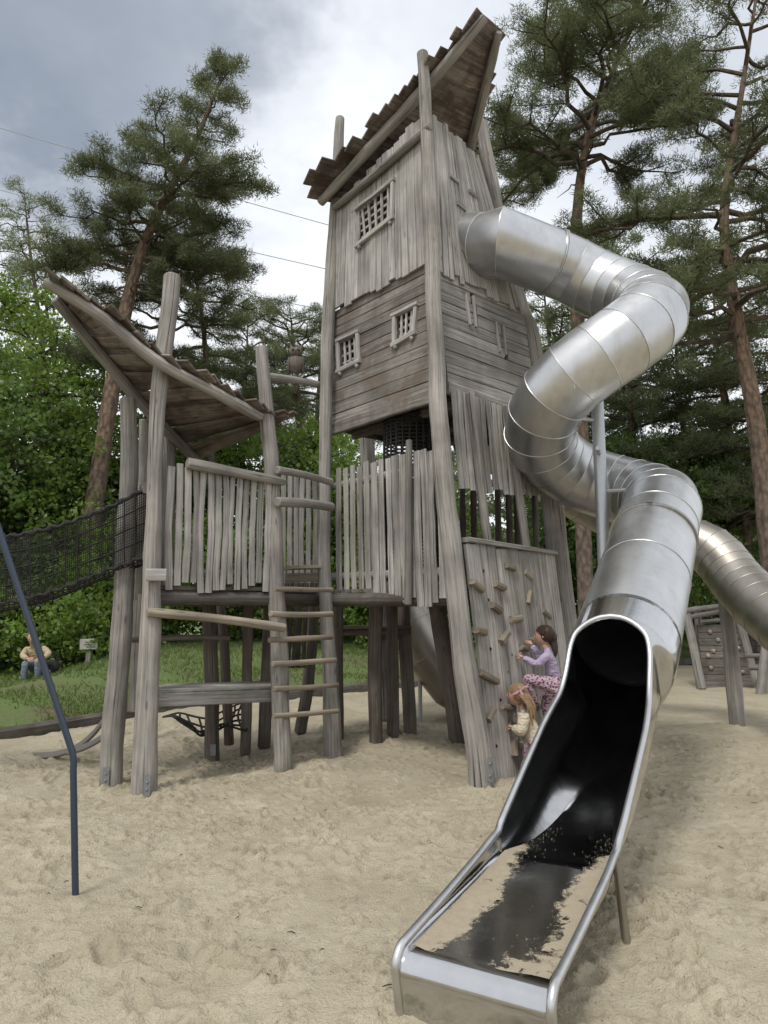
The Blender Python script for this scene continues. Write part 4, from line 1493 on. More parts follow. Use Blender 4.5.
# ------------------------------------------------------------------ climbing frame far right
cf = thing('climbing_frame', 'low grey climbing frame with a board wall and log posts at far right', 'climbing frame', gnd(722, 686))
pn = [at(704, 690, 15.6), at(754, 690, 15.6), at(741, 625, 16.2), at(697, 625, 16.2)]
nn = (pn[1] - pn[0]).cross(pn[3] - pn[0]).normalized()
if nn.y > 0: nn = -nn
mb = MB(); planked(mb, pn, nn, 9, False, .05, tl=.6, th=.9); pw = mb.build('climbing_wall', M['board'], cf)
for x, y in ((710, 632), (718, 640), (713, 651), (708, 656), (724, 648), (738, 648), (742, 672), (711, 668), (730, 660)):
    mb = MB(); mb.ball(hit(x, y, pn[0] + nn * .05, nn), .05, 8, 6, jit=.2, tint=1.3); mb.build('climbing_hold', M['tan'], pw)
for a_, b_, r_ in (((702, 690, 15.4), (686, 612, 15.9), .09), ((758, 690, 15.6), (738, 615, 16.2), .09), ((700, 660, 17), (697, 606, 17), .08), ((760, 700, 14.3), (766, 640, 14.6), .09)):
    mb = MB(); mb.log([at(*a_), at(*b_)], r_, tint=.8); mb.build('post', M['log'], cf)
for a_, b_, r_ in (((683, 611, 15.8), (742, 603, 16.3), .06), ((690, 617, 16.6), (745, 607, 16.6), .06), ((700, 622, 17), (770, 616, 17), .05), ((745, 656, 15.2), (790, 655, 15.2), .05), ((748, 668, 15.2), (790, 668, 15.2), .05)):
    mb = MB(); mb.log([at(*a_), at(*b_)], r_, tint=.75); mb.build('rail', M['log'], cf)
mb = MB()
for i in range(10): mb.tube([at(744 + i * 5, 622, 16.8), at(748 + i * 5, 655, 16.0)], .015, 5)
for j in range(6): mb.tube([at(742, 622 + j * 6, 16.8 - j * .15), at(792, 622 + j * 6, 16.8 - j * .15)], .015, 5)
mb.build('rope_net', M['rope'], cf)

# ------------------------------------------------------------------ power cables
for i, (p_, lab) in enumerate((([(-120, 92, 60), (0, 128, 60), (120, 163, 60), (250, 203, 60), (420, 250, 60)], 'uppermost of the thin overhead cables crossing the sky behind the pine'), ([(-120, 157, 60), (0, 190, 60), (150, 228, 60), (300, 263, 60), (420, 290, 60)], 'middle thin overhead cable crossing the sky behind the pine'), ([(60, 255, 60), (240, 293, 60), (330, 311, 60), (430, 330, 60)], 'lowest thin overhead cable beside the tower'))):
    mb = MB(); mb.tube([at(*q_) for q_ in p_], .032, 6, n=24)
    mb.build('power_cable', M['cable'], label=lab, cat='cable', group='overhead power cables', origin=at(*p_[1]))
# ------------------------------------------------------------------ trees
def blades(rng, centers, rad, per, length, width, up=.35, flat=.55, kind='needle'):
    """loose leaf-sized faces about clump centres; returns verts, faces, tint"""
    C_ = np.repeat(np.asarray(centers, float), per, 0); n = len(C_)
    R_ = np.repeat(np.asarray(rad, float), per)[:, None]
    off = np.clip(rng.normal(0, .5, (n, 3)), -.95, .95) * R_ * np.array([1, 1, flat])
    p = C_ + off
    d = rng.normal(0, 1, (n, 3)); d /= np.linalg.norm(d, axis=1)[:, None]
    o = off / (np.linalg.norm(off, axis=1)[:, None] + 1e-6)
    d = d + o * .7 + np.array([0, 0, up]); d /= np.linalg.norm(d, axis=1)[:, None]
    s_ = np.cross(d, rng.normal(0, 1, (n, 3))); s_ /= np.linalg.norm(s_, axis=1)[:, None] + 1e-9
    L_ = (length * rng.uniform(.6, 1.3, n))[:, None]; w_ = (width * rng.uniform(.7, 1.3, n))[:, None]
    ct = np.repeat(rng.uniform(.1, .9, len(centers)), per)
    t_ = np.clip(ct + rng.normal(0, .18, n), 0, 1)
    if kind == 'needle':
        v = np.stack([p - s_ * w_, p + s_ * w_, p + d * L_], 1).reshape(-1, 3)
        f = np.arange(3 * n).reshape(-1, 3)
        return v, f, np.repeat(t_, 3)
    v = np.stack([p, p + d * L_ * .45 + s_ * w_, p + d * L_, p + d * L_ * .45 - s_ * w_], 1).reshape(-1, 3)
    f = np.arange(4 * n).reshape(-1, 4)
    return v, f, np.repeat(t_, 4)


def pine_data(seed, trunk, r0, base, spread, nl, per, ln=.13, wd=.0095, dead=9, dens=1.0):
    """trunk: points from foot to top; base: share of the height where the crown begins; spread(h) limb length for h in 0..1 of the crown"""
    rng = np.random.default_rng(seed); random.seed(seed)
    T = [V(p) for p in catmull(trunk, 30)]
    mb = MB()
    rad = [max(.02, r0 * (1 - .93 * (i / 29) ** 1.15)) for i in range(30)]
    mb.sweep([T[0] - V((0, 0, .4))] + T, circle(12), None, [r0 * 1.2] + rad, jit=.12, freq=2)
    cen, cr = [], []
    def on(h):
        x = h * 29; i = min(28, int(x)); return T[i].lerp(T[i + 1], x - i)
    az = rng.uniform(0, 6.28)
    for i in range(nl + dead):
        dd = i >= nl
        h = (i + rng.uniform(0, .9)) / nl if not dd else rng.uniform(-.5, .1)
        H_ = base + (1 - base) * min(.985, h) if not dd else base * (1 + h)
        az += 2.4 + rng.normal(0, .5)
        L_ = spread(max(0, min(1, h)), az % 6.2832) * rng.uniform(.65, 1.2) if not dd else rng.uniform(.5, 1.6)
        if L_ < .12: continue
        s0 = on(H_)
        rise = rng.uniform(-.08, .38) + .5 * max(0, h) ** 2
        P = []
        for k in range(7):
            t = k / 6
            P.append(s0 + V((math.cos(az + .25 * t * math.sin(i)), math.sin(az + .25 * t * math.sin(i)), 0)) * (L_ * t) + V((rng.normal(0, .04 * L_), rng.normal(0, .04 * L_), rise * L_ * t - .25 * L_ * t * t * (1 - h * .6) + rng.normal(0, .025 * L_))) * (1 if k else 0))
        rb = max(.012, min(r0 * .35, .018 * L_ + .012))
        mb.sweep(P, circle(6), None, [rb * (1 - .8 * k / 6) for k in range(7)], jit=.2, freq=4, mi=1)
        if dd: continue
        nt_ = max(2, int(L_ * 3.0))
        for q_ in range(nt_):
            t = .28 + .72 * (q_ + rng.random()) / nt_
            x = t * 6; k = min(5, int(x)); b0_ = P[k].lerp(P[k + 1], x - k)
            sa = az + (1 if q_ % 2 else -1) * rng.uniform(.4, 1.25)
            tl_ = L_ * .34 * (1.25 - .6 * t) * rng.uniform(.6, 1.2)
            e = b0_ + V((math.cos(sa), math.sin(sa), rng.uniform(-.1, .5))) * tl_
            mb.sweep([b0_, b0_.lerp(e, .5) + V((0, 0, -.03)), e], circle(4), None, [rb * .35, rb * .25, .006], cap=False, mi=1)
            m = max(1, int(tl_ / .28 * dens))
            for z_ in range(m):
                u = (z_ + 1) / m
                cen.append(b0_.lerp(e, u) + V((rng.normal(0, .05), rng.normal(0, .05), .04))); cr.append(rng.uniform(.16, .30))
        cen.append(P[6]); cr.append(.26)
    cen.append(T[-1]); cr.append(.22)
    v, f, t_ = blades(rng, [tuple(c_) for c_ in cen], cr, per, ln, wd, .45, .6)
    return mb, v, f, t_


def put_tree(name, label, cat, origin, data, barkm, leafm, group=None):
    mb, v, f, t_ = data
    t = thing(name, label, cat, origin, group)
    mb2 = mb.build('trunk', [M[barkm], M['bark_dark']], None, angle=60)
    mb2.parent = t
    o = fast_mesh('crown', v, f, M[leafm], tint=t_); o.parent = t
    return t


def shift(pts, o): return [V(p) - V(o) for p in pts]


def zat(x, y): return float(bank_z(np.array([x]), np.array([y]))[0]) if y > kerb_y(x) else 0.0


def pix_tree(pix, Yd, foot):
    """trunk points from seen pixels; the foot stands on the bank"""
    P = [at(x, y, Yd) for x, y in pix]
    f_ = V((P[0].x + foot, Yd, zat(P[0].x + foot, Yd)))
    return f_, shift([f_] + P, f_)


PI2 = math.pi
# great pine behind the platform
o_, T_ = pix_tree([(104, 440), (127, 305), (152, 225), (196, 140), (226, 64)], 17.5, -.5)
def spr(h, a): return (2.0 if h < .10 else 3.1 - 2.4 * (h - .10) if h < .56 else .8 if h < .66 else .25 + 1.05 * (1 - h) / .34) * (.72 if math.cos(a) < 0 else 1.0)
put_tree('pine_tree', 'tall leaning pine with orange bark rising behind the swooping roof of the lower platform', 'pine tree', o_, pine_data(21, T_, .24, .42, spr, 60, 175, dens=1.75), 'bark', 'needle')
o_, T_ = pix_tree([(168, 470), (165, 360), (164, 260), (170, 190)], 20, .1)
put_tree('pine_tree', 'slender dark pine close behind the leaning orange pine', 'pine tree', o_, pine_data(22, T_, .17, .45, lambda h, a: 2.3 * (1 - h) ** .6 + .3, 32, 130, dens=1.3), 'bark_dark', 'needle')
o_, T_ = pix_tree([(212, 480), (208, 380), (198, 290), (182, 215)], 21, .2)
put_tree('pine_tree', 'forked thin pine between the leaning pine and the tower', 'pine tree', o_, pine_data(23, T_, .16, .40, lambda h, a: 2.5 * (1 - h) ** .6 + .3, 30, 130, dens=1.3), 'bark_dark', 'needle')
# thin pines at the left edge
for i, (pix, Yd, lab) in enumerate((([(52, 480), (40, 330), (30, 250), (24, 192)], 26, 'thin sparse pine at the left edge, taller of the pair there'), ([(66, 480), (55, 370), (46, 300), (47, 232)], 28, 'thin sparse pine at the left edge, lower one of the pair there'), ([(4, 480), (-4, 330), (-8, 270), (-6, 215)], 27, 'thin pine cut by the left edge of the photo'))):
    o_, T_ = pix_tree(pix, Yd, 0)
    put_tree('pine_tree', lab, 'pine tree', o_, pine_data(30 + i, T_, .16, .40, lambda h, a: 1.9 * (1 - h) ** .6 + .3, 30, 80, wd=.011, dens=.9), 'bark_dark', 'needle_far')
# pine behind the owl
o_, T_ = pix_tree([(300, 480), (298, 400), (294, 350), (290, 312)], 27, 0)
put_tree('pine_tree', 'rounded pine crown behind the carved owl, left of the tower', 'pine tree', o_, pine_data(36, T_, .18, .45, lambda h, a: 2.6 * (1 - h) ** .5 + .5, 30, 120, dens=1.2), 'bark_dark', 'needle')
for i, (pix, Yd, lab) in enumerate((([(240, 490), (242, 420), (246, 370), (248, 318)], 25, 'dense low pine between the swooping roof and the ladder posts'), ([(316, 490), (317, 420), (319, 380), (322, 345)], 31, 'small far pine showing just left of the tower post'))):
    o_, T_ = pix_tree(pix, Yd, 0)
    put_tree('pine_tree', lab, 'pine tree', o_, pine_data(40 + i, T_, .17, .30, lambda h, a: 2.5 * (1 - h) ** .55 + .4, 38, 110, ln=.15, wd=.012, dens=1.2), 'bark_dark', 'needle_far')
# right side
o_, T_ = pix_tree([(577, 300), (577, 215), (590, 130), (622, 50), (650, -20)], 17.5, -.1)
put_tree('pine_tree', 'broad open pine right of the tower roof, above the slide', 'pine tree', o_, pine_data(24, T_, .21, .50, lambda h, a: (3.0 * (1 - h) ** .65 + .5) * (1.1 if math.cos(a) < 0 else 1), 46, 160, dens=1.3), 'bark', 'needle')
o_, T_ = pix_tree([(775, 600), (757, 430), (737, 320), (724, 215), (742, 90), (765, -60)], 14.5, .1)
put_tree('pine_tree', 'big near pine with reddish trunk leaning at the right edge', 'pine tree', o_, pine_data(25, T_, .235, .48, lambda h, a: (3.0 * (1 - h) ** .5 + .5), 50, 160, dens=1.35), 'bark', 'needle')
for i, (pix, Yd, r, lab) in enumerate((
        ([(747, 530), (738, 470), (722, 390), (716, 330), (712, 270)], 22, .16, 'thin pine with reddish trunk just left of the big right-hand trunk'),
        ([(690, 520), (683, 430), (676, 350), (672, 285)], 25, .15, 'dark pine behind the lower bend of the spiral slide'),
        ([(640, 540), (632, 420), (622, 320), (612, 240)], 24, .17, 'dark pine behind the middle of the spiral slide'),
        ([(600, 540), (598, 420), (594, 330), (588, 250)], 28, .17, 'dark pine close behind the tower and the slide pole'),
        ([(560, 520), (556, 420), (548, 330), (540, 255)], 27, .16, 'dark pine beside the right edge of the tower'),
        ([(790, 540), (786, 400), (778, 300), (770, 200)], 20, .18, 'dense pine cut by the right edge of the photo'))):
    o_, T_ = pix_tree(pix, Yd, 0)
    put_tree('pine_tree', lab, 'pine tree', o_, pine_data(50 + i, T_, r, .26, lambda h, a: 2.9 * (1 - h) ** .5 + .4, 44, 80, ln=.17, wd=.017, dens=.85), 'bark_dark' if i else 'bark', 'needle_far')


def leafy_data(seed, H_, R_, n, per, ln=.13, wd=.05, base=.25, r0=.12, cr_=(.25, .5)):
    rng = np.random.default_rng(seed); random.seed(seed)
    mb = MB()
    T = [V((rng.normal(0, .12) * i, rng.normal(0, .12) * i, H_ * .92 * i / 6 - (.3 if i == 0 else 0))) for i in range(7)]
    mb.sweep(T, circle(9), None, [r0 * (1.1 - .95 * i / 6) for i in range(7)], jit=.12)
    cen, cr = [], []
    for i in range(n):
        h = base + (1 - base) * (i + rng.random()) / n
        x = min(.98, h) * 6; k = min(5, int(x)); s0 = T[k].lerp(T[k + 1], x - k)
        hh_ = (h - base) / (1 - base)
        L_ = R_ * (math.sin(math.pi * min(1, (.12 + hh_ * .88))) ** .6) * rng.uniform(.5, 1.15) + .15
        az = i * 2.4 + rng.normal(0, .4)
        e = s0 + V((math.cos(az) * L_, math.sin(az) * L_, L_ * rng.uniform(-.05, .5)))
        m_ = s0.lerp(e, .5) + V((rng.normal(0, .1 * L_), rng.normal(0, .1 * L_), .06 * L_))
        mb.sweep([s0, m_, e], circle(5), None, [.03 * L_ + .008, .018 * L_ + .006, .005], cap=False)
        for q_ in range(max(3, int(L_ * 5))):
            t = rng.uniform(.3, 1.05)
            b0_ = s0.lerp(m_, t * 2) if t < .5 else m_.lerp(e, t * 2 - 1)
            cen.append(b0_ + V(rng.normal(0, .20 * L_ + .05, 3) * np.array([1, 1, .7]))); cr.append(rng.uniform(*cr_))
    v, f, t_ = blades(rng, [tuple(c_) for c_ in cen], cr, per, ln, wd, .1, .6, 'leaf')
    return mb, v, f, t_


def stand(px, Yd): x = at(px, 600, Yd).x; return V((x, Yd, zat(x, Yd)))


for i, (px, Yd, H_, R_, mat, lab) in enumerate((
        (6, 19, 11.2, 2.7, 'leaf', 'fresh green broadleaf tree filling the left edge'),
        (56, 21, 8.0, 2.2, 'leaf', 'lower bright green broadleaf tree beside the left-edge tree'),
        (312, 22, 7.0, 2.4, 'leaf', 'yellow green young tree showing between platform and tower'),
        (250, 24, 7.6, 2.5, 'leaf', 'light green broadleaf tree behind the ladder posts'),
        (150, 25, 8.6, 2.8, 'leaf_dark', 'deep green broadleaf tree behind the platform posts'),
        (-35, 17, 8.0, 2.6, 'leaf_dark', 'deep green tree cut by the left edge beyond the rope bridge'),
        (390, 26, 6.0, 2.6, 'leaf', 'fresh green tree seen through the gap under the cabin'),
        (650, 22, 7.6, 2.3, 'leaf_dark', 'mid green broadleaf tree above the lower bend of the slide'),
        (722, 23, 8.4, 2.5, 'leaf_dark', 'mid green broadleaf tree between the two right-hand pine trunks'),
        (590, 24, 7.4, 2.2, 'leaf_dark', 'green broadleaf tree behind the slide support pole'),
        (625, 26, 5.0, 2.4, 'leaf_dark', 'dark leafy tree low behind the slide mouth tube'))):
    put_tree('broadleaf_tree', lab, 'tree', stand(px, Yd), leafy_data(70 + i, H_, R_, 46, 46), 'bark_dark', mat)
for i, (px, Yd, H_, R_, mat, lab) in enumerate((
        (-10, 17.6, 3.2, 1.9, 'leaf_dark', 'dark green bush behind the seated man'),
        (50, 18, 3.6, 1.9, 'leaf', 'bright green bush under the rope bridge'),
        (72, 16.2, 2.4, 1.4, 'leaf', 'bright green bush in front of the leaning pine foot'),
        (100, 18.6, 3.0, 1.7, 'leaf_dark', 'dark bush behind the small sign'),
        (165, 19, 3.6, 1.9, 'leaf', 'bright green bush seen under the platform deck'),
        (225, 20, 3.4, 1.9, 'leaf_dark', 'dark green bush behind the shelf and net'),
        (300, 21.5, 3.6, 2.0, 'leaf', 'light green bush behind the ladder'),
        (365, 22, 3.0, 1.9, 'leaf', 'light green bush between the tower legs'),
        (430, 22.5, 3.2, 1.9, 'leaf', 'bright bush behind the straight slide'),
        (500, 25, 3.2, 2.2, 'leaf_dark', 'dark bush behind the climbing wall'),
        (590, 28, 3.6, 2.4, 'leaf', 'green bush left of the slide support pole foot'),
        (665, 29, 3.6, 2.4, 'leaf', 'green bush above the far climbing frame'),
        (730, 30, 3.6, 2.6, 'leaf_dark', 'dark bush behind the far climbing frame'),
        (800, 29, 3.6, 2.6, 'leaf_dark', 'dark bush at the right edge behind the frame'))):
    put_tree('bush', lab, 'bush', stand(px, Yd), leafy_data(90 + i, H_, R_, 34, 44, .12, .045, .02, .05), 'bark_dark', mat)

# the wood behind, one mass
rngF = np.random.default_rng(77)
VV, FF, TT, off = [], [], [], 0
TB = MB()
protoP = [pine_data(100 + i, [(0, 0, 0), (.1, .1, 4), (.3, -.1, 8), (.2, .1, 12.5)], .17, .22, lambda h, a: 2.6 * (1 - h) ** .55 + .4, 40, 30, .30, .045, 2, .8) for i in range(3)]
protoL = [leafy_data(110 + i, 7.5, 3.0, 40, 16, .24, .10, .05) for i in range(2)]
def far_spots():
    for i in range(74):
        x = -34 + 78 * (i + rngF.random()) / 74
        yield x, kerb_y(x) + rngF.uniform(13, 34), i
for x, y, i in far_spots():
    pine_ = rngF.random() < (.62 if x > 3 else .36)
    P_ = protoP[i % 3] if pine_ else protoL[i % 2]
    a, s_ = rngF.uniform(0, 6.28), rngF.uniform(.75, 1.1) * (1.0 if x > 3 else .85)
    if pine_ and -9 < x < 3: s_ *= .75
    R3 = np.array([[math.cos(a), -math.sin(a), 0], [math.sin(a), math.cos(a), 0], [0, 0, 1]]) * s_
    o3 = np.array([x, y, zat(x, y)])
    v = P_[1] @ R3.T + o3
    f = P_[2]
    if f.shape[1] == 4: f = np.concatenate([f[:, :3], f[:, [0, 2, 3]]])
    VV.append(v); FF.append(f + off); off += len(v); TT.append(P_[3] * .7)
    b0_ = len(TB.v)
    TB.v += [V(R3 @ np.array(p) + o3) for p in P_[0].v]; TB.gv += P_[0].gv; TB.ti += P_[0].ti
    TB.f += [tuple(k + b0_ for k in fc) for fc in P_[0].f]; TB.mi += P_[0].mi
nv = len(TB.v)
mp = [f for fc in TB.f for f in ([(fc[0], fc[j], fc[j + 1]) for j in range(1, len(fc) - 1)])]
fast_mesh('forest', np.concatenate(VV + [np.array([tuple(p) for p in TB.v])]), np.concatenate(FF + [np.array(mp) + off]), [M['needle_far'], M['bark_dark']], tint=np.concatenate(TT + [np.ones(nv) * .5]),
          mi=[0] * sum(len(f) for f in FF) + [1] * len(mp), kind='stuff', label='mixed wood of pines and broadleaf trees closing the view')
# ------------------------------------------------------------------ people
def cloth(name, c, pat=None):
    k = NT(name)
    pos = k.n('ShaderNodeTexCoord').outputs['Object']
    nz = k.noise(pos, 45, 4, .6)
    col = k.mix(tuple(x * .82 for x in c), tuple(min(1, x * 1.12) for x in c), nz)
    if pat:
        vo = k.n('ShaderNodeTexVoronoi'); vo.inputs['Scale'].default_value = 40; k.l(pos, vo.inputs['Vector'])
        col = k.mix(pat, col, k.ramp(vo.outputs['Distance'], [(.38, 0.0), (.48, 1.0)]))
    k.base(col); k.b.inputs['Roughness'].default_value = .85
    fold = k.noise(k.vmul(pos, (14, 14, 26)), 1, 3, .6)
    k.l(k.bump(nz, .35, .01, k.bump(fold, .8, .05)), k.b.inputs['Normal'])
    return k.m


M['skin'] = simple('skin', (.50, .30, .22), .55, 0, .06, 20)
M['skin'].node_tree.nodes['Principled BSDF'].inputs['Subsurface Weight'].default_value = .1
M['lilac'] = cloth('lilac_sweater', (.46, .38, .55))
M['leggings'] = cloth('patterned_leggings', (.50, .40, .45), (.22, .05, .13))
M['cream'] = cloth('cream_fleece', (.62, .54, .42))
M['beige'] = cloth('beige_shirt', (.47, .37, .23))
M['jeans'] = cloth('pale_jeans', (.16, .19, .25))
M['hair_dark'] = simple('dark_brown_hair', (.045, .026, .018), .5, 0, .4, 60)
M['hair_fair'] = simple('fair_brown_hair', (.27, .185, .105), .5, 0, .45, 60)
M['pink'] = cloth('pink_ribbon', (.55, .30, .36))
M['shoe'] = simple('dark_shoe', (.05, .04, .045), .6)
M['redshoe'] = simple('dark_red_shoe', (.16, .025, .03), .6)
M['iris'] = simple('eye', (.02, .015, .012), .3)
M['lips'] = simple('lips', (.42, .17, .14), .5)


def skinned(chains, tgt_mats):
    """chains: list of (points, radii, material index, root?) grown to one smooth skin; returns verts, faces, mats"""
    bmv, edges, rad, mat = [], [], [], []
    index = {}
    for pts, rr_, mi_ in chains:
        prev = None
        for p, r in zip(pts, rr_):
            key = tuple(round(c, 4) for c in p)
            if key not in index:
                index[key] = len(bmv); bmv.append(V(p)); rad.append(r)
            i = index[key]
            if prev is not None and prev != i: edges.append((prev, i)); mat.append(mi_)
            prev = i
    me = bpy.data.meshes.new('tmp'); me.from_pydata([tuple(p) for p in bmv], edges, [])
    ob = bpy.data.objects.new('tmp', me); COL.objects.link(ob)
    sk = ob.modifiers.new('s', 'SKIN'); sk.use_smooth_shade = True; sk.branch_smoothing = .6
    for i, d_ in enumerate(me.skin_vertices[0].data):
        r = rad[i]; d_.radius = (r, r) if not hasattr(r, '__len__') else r
        d_.use_root = (i == 0)
    sb = ob.modifiers.new('u', 'SUBSURF'); sb.levels = 2; sb.render_levels = 2
    dg = bpy.context.evaluated_depsgraph_get()
    ev = ob.evaluated_get(dg); m2 = ev.to_mesh()
    vs = [v.co.copy() for v in m2.vertices]; fs = [tuple(p.vertices) for p in m2.polygons]
    mids = []
    for f in fs:
        c_ = sum((vs[i] for i in f), V((0, 0, 0))) / len(f)
        best, bm_ = 1e9, 0
        for (a, b), mi_ in zip(edges, mat):
            A, B = bmv[a], bmv[b]; ab = B - A
            t = max(0, min(1, (c_ - A).dot(ab) / max(1e-9, ab.dot(ab))))
            ra = rad[a] if not hasattr(rad[a], '__len__') else rad[a][0]; rb = rad[b] if not hasattr(rad[b], '__len__') else rad[b][0]
            dd = (c_ - A - ab * t).length / max(.005, lerp(ra, rb, t))
            if dd < best: best, bm_ = dd, mi_
        mids.append(bm_)
    ev.to_mesh_clear(); bpy.data.objects.remove(ob)
    return vs, fs, mids


def add_skin(mb, chains):
    vs, fs, mids = skinned(chains, None)
    b_ = len(mb.v)
    mb.v += vs; mb.gv += [tuple(v) for v in vs]; mb.ti += [1.0] * len(vs)
    mb.f += [tuple(i + b_ for i in f) for f in fs]; mb.mi += mids


def head(mb, c, fwd, up, r, mi=0):
    """head about c looking along fwd: skull, jaw, nose, ears; eyes and lips are slots 4 and 5"""
    fwd = V(fwd).normalized(); up = (V(up) - fwd * V(up).dot(fwd)).normalized(); sd_ = fwd.cross(up)
    Rm = Matrix((sd_, fwd, up)).transposed()
    b_ = len(mb.v)
    mb.ball(c, (r * .78, r * .92, r * 1.08), 20, 16, mi=mi, rot=Rm)
    for i in range(b_, len(mb.v)):
        q_ = mb.v[i] - c; x, y, z = q_.dot(sd_), q_.dot(fwd), q_.dot(up)
        if z < 0: x *= 1 + .30 * z / r; y = y * (1 + .12 * z / r) + .10 * r * (-z / r)
        if y > .7 * r and z > .15 * r and z < .4 * r: y -= .05 * r
        mb.v[i] = c + sd_ * x + fwd * y + up * z
    mb.sweep([c + fwd * r * .86 + up * r * .18, c + fwd * r * 1.0 - up * r * .12, c + fwd * r * .9 - up * r * .2], circle(7), sd_, [r * .07, r * .11, r * .08], mi=mi)
    for s_ in (-1, 1):
        mb.ball(c + sd_ * s_ * r * .77 - fwd * r * .05, (r * .06, r * .16, r * .22), 8, 6, mi=mi, rot=Rm)
        mb.ball(c + sd_ * s_ * r * .30 + fwd * r * .80 + up * r * .08, r * .085, 8, 6, mi=4)
    mb.ball(c + fwd * r * .89 - up * r * .46, (r * .22, r * .05, r * .06), 8, 6, mi=5, rot=Rm)
    return sd_, fwd, up


def hand(mb, wrist, d, curl, back, size, mi=0):
    """palm with five separate fingers: d forward, back = back-of-hand normal, curl towards the palm"""
    d = V(d).normalized(); back = (V(back) - d * V(back).dot(d)).normalized(); s_ = d.cross(back)
    k = size
    pal = wrist + d * (.48 * k)
    add_skin(mb, [([wrist, wrist + d * .2 * k, pal], [(.15 * k, .12 * k), (.2 * k, .11 * k), (.22 * k, .10 * k)], mi)])
    for j, (o, L_) in enumerate(((-.18, .42), (-.06, .48), (.06, .45), (.18, .36))):
        b0_ = wrist + d * .40 * k + s_ * o * k
        p1 = pal + s_ * o * 1.15 * k + d * .02 * k
        p2 = p1 + (d * math.cos(curl * .6) - back * math.sin(curl * .6)) * L_ * .5 * k
        p3 = p2 + (d * math.cos(curl * 1.7) - back * math.sin(curl * 1.7)) * L_ * .5 * k
        add_skin(mb, [([b0_, p1, p2, p3], [.05 * k, .052 * k, .048 * k, .036 * k], mi)])
    b0_ = wrist + d * .16 * k - s_ * .14 * k
    p1 = b0_ + (d * .6 - s_ * .8) * .24 * k
    p2 = p1 + (d * .85 - s_ * .3 - back * .4) * .24 * k
    add_skin(mb, [([b0_, p1, p2], [.06 * k, .058 * k, .04 * k], mi)])


MATS1 = lambda top, leg, shoe: [M['skin'], top, leg, shoe, M['iris'], M['lips']]

# girl in lilac, high on the climbing wall, facing left
YG = 7.45
pt_ = lambda x, y, o=0.0: at(x, y, YG + o)
g1 = thing('person', 'girl in lilac sweater and pink patterned leggings climbing the board wall, upper of the two', 'person', pt_(548, 684))
mb = MB()
hip, waist, chest, neck = pt_(553, 684), pt_(553, 671), pt_(550, 658), pt_(546, 647.5)
shL, shR = pt_(547, 655, -.12), pt_(547, 654, .12)
elL, wrL = pt_(537, 665, -.13), pt_(523, 657.5, -.02)
elR, wrR = pt_(538, 655, .16), pt_(532, 645, .14)
add_skin(mb, [([hip, waist, chest, neck.lerp(chest, .35)], [(.10, .10), (.095, .095), (.10, .105), (.055, .05)], 1),
              ([chest, shL, elL, wrL], [(.1, .1), .055, .044, .032], 1), ([chest, shR, elR, wrR], [(.1, .1), .055, .044, .032], 1),
              ([neck.lerp(chest, .35), neck, pt_(543, 642)], [(.055, .05), .038, .04], 0)])
hL, hR = pt_(552, 685, -.07), pt_(553, 685, .07)
kL, aL = pt_(526, 678, -.06), pt_(536, 703, .02)
kR, aR = pt_(545, 706, .12), pt_(551, 727, .10)
add_skin(mb, [([hip, hL, hL.lerp(kL, .5), kL, kL.lerp(aL, .45), aL], [.10, .085, .075, .058, .052, .036], 2), ([hip, hR, hR.lerp(kR, .5), kR, aR], [.10, .085, .07, .055, .036], 2)])
for a_, t_ in ((aL, pt_(522, 708, .10)), (aR, pt_(540, 731, .14))):
    add_skin(mb, [([a_ + V((.03, -.02, -.02)), a_.lerp(t_, .4) - V((0, 0, .015)), t_], [.036, .036, .028], 3)])
hand(mb, wrL, pt_(517, 653, .06) - wrL, .8, V((-.2, -.8, .5)), .13)
hand(mb, wrR, pt_(528, 640, .2) - wrR, .9, V((.2, -.4, .8)), .13)
hc = pt_(543.5, 636)
s_, f_, u_ = head(mb, hc, V((-.93, .34, .06)), V((.05, 0, 1)), .094)
mb.build('body', MATS1(M['lilac'], M['leggings'], M['shoe']), g1, angle=70)
mb = MB()
Rm = Matrix((s_, f_, u_)).transposed()
mb.ball(hc - f_ * .024 + u_ * .022, (.084, .09, .094), 18, 13, jit=.06, rot=Rm)
mb.sweep([V(p) for p in catmull([hc - f_ * .10 + u_ * .03, pt_(552, 640, .0), pt_(555, 648, -.02), pt_(555, 657, -.02)], 10)], circle(8), None, [.03, .045, .047, .046, .044, .04, .035, .03, .02, .01], jit=.35, freq=30)
def locks(mb, hc, s_, f_, u_, r, end, n, lr):
    for i in range(n):
        a = lerp(-1.45, 1.45, (i + random.uniform(.2, .8)) / n)
        P_ = []
        for t_ in np.linspace(0, 1, 7):
            el = lerp(1.15, -1.0, t_)             # from the hairline over the crown to the nape
            q_ = f_ * (math.sin(el) * math.cos(a) * .9) + u_ * (math.cos(el) * math.cos(a) + .12) + s_ * (math.sin(a) * .92)
            P_.append(hc + q_ * (r * 1.0))
        P_.append(P_[-1].lerp(end, .6)); P_.append(end + s_ * math.sin(a) * .015)
        mb.sweep([V(p) for p in catmull(P_, 16)], circle(5), None, [lr * (.6 + .6 * math.sin(math.pi * j / 15)) for j in range(16)], jit=.3, freq=40, tint=tint(.6, 1.4))


locks(mb, hc, s_, f_, u_, .094, pt_(552, 641, .0), 26, .0085)
mb.build('hair', M['hair_dark'], g1, angle=60)

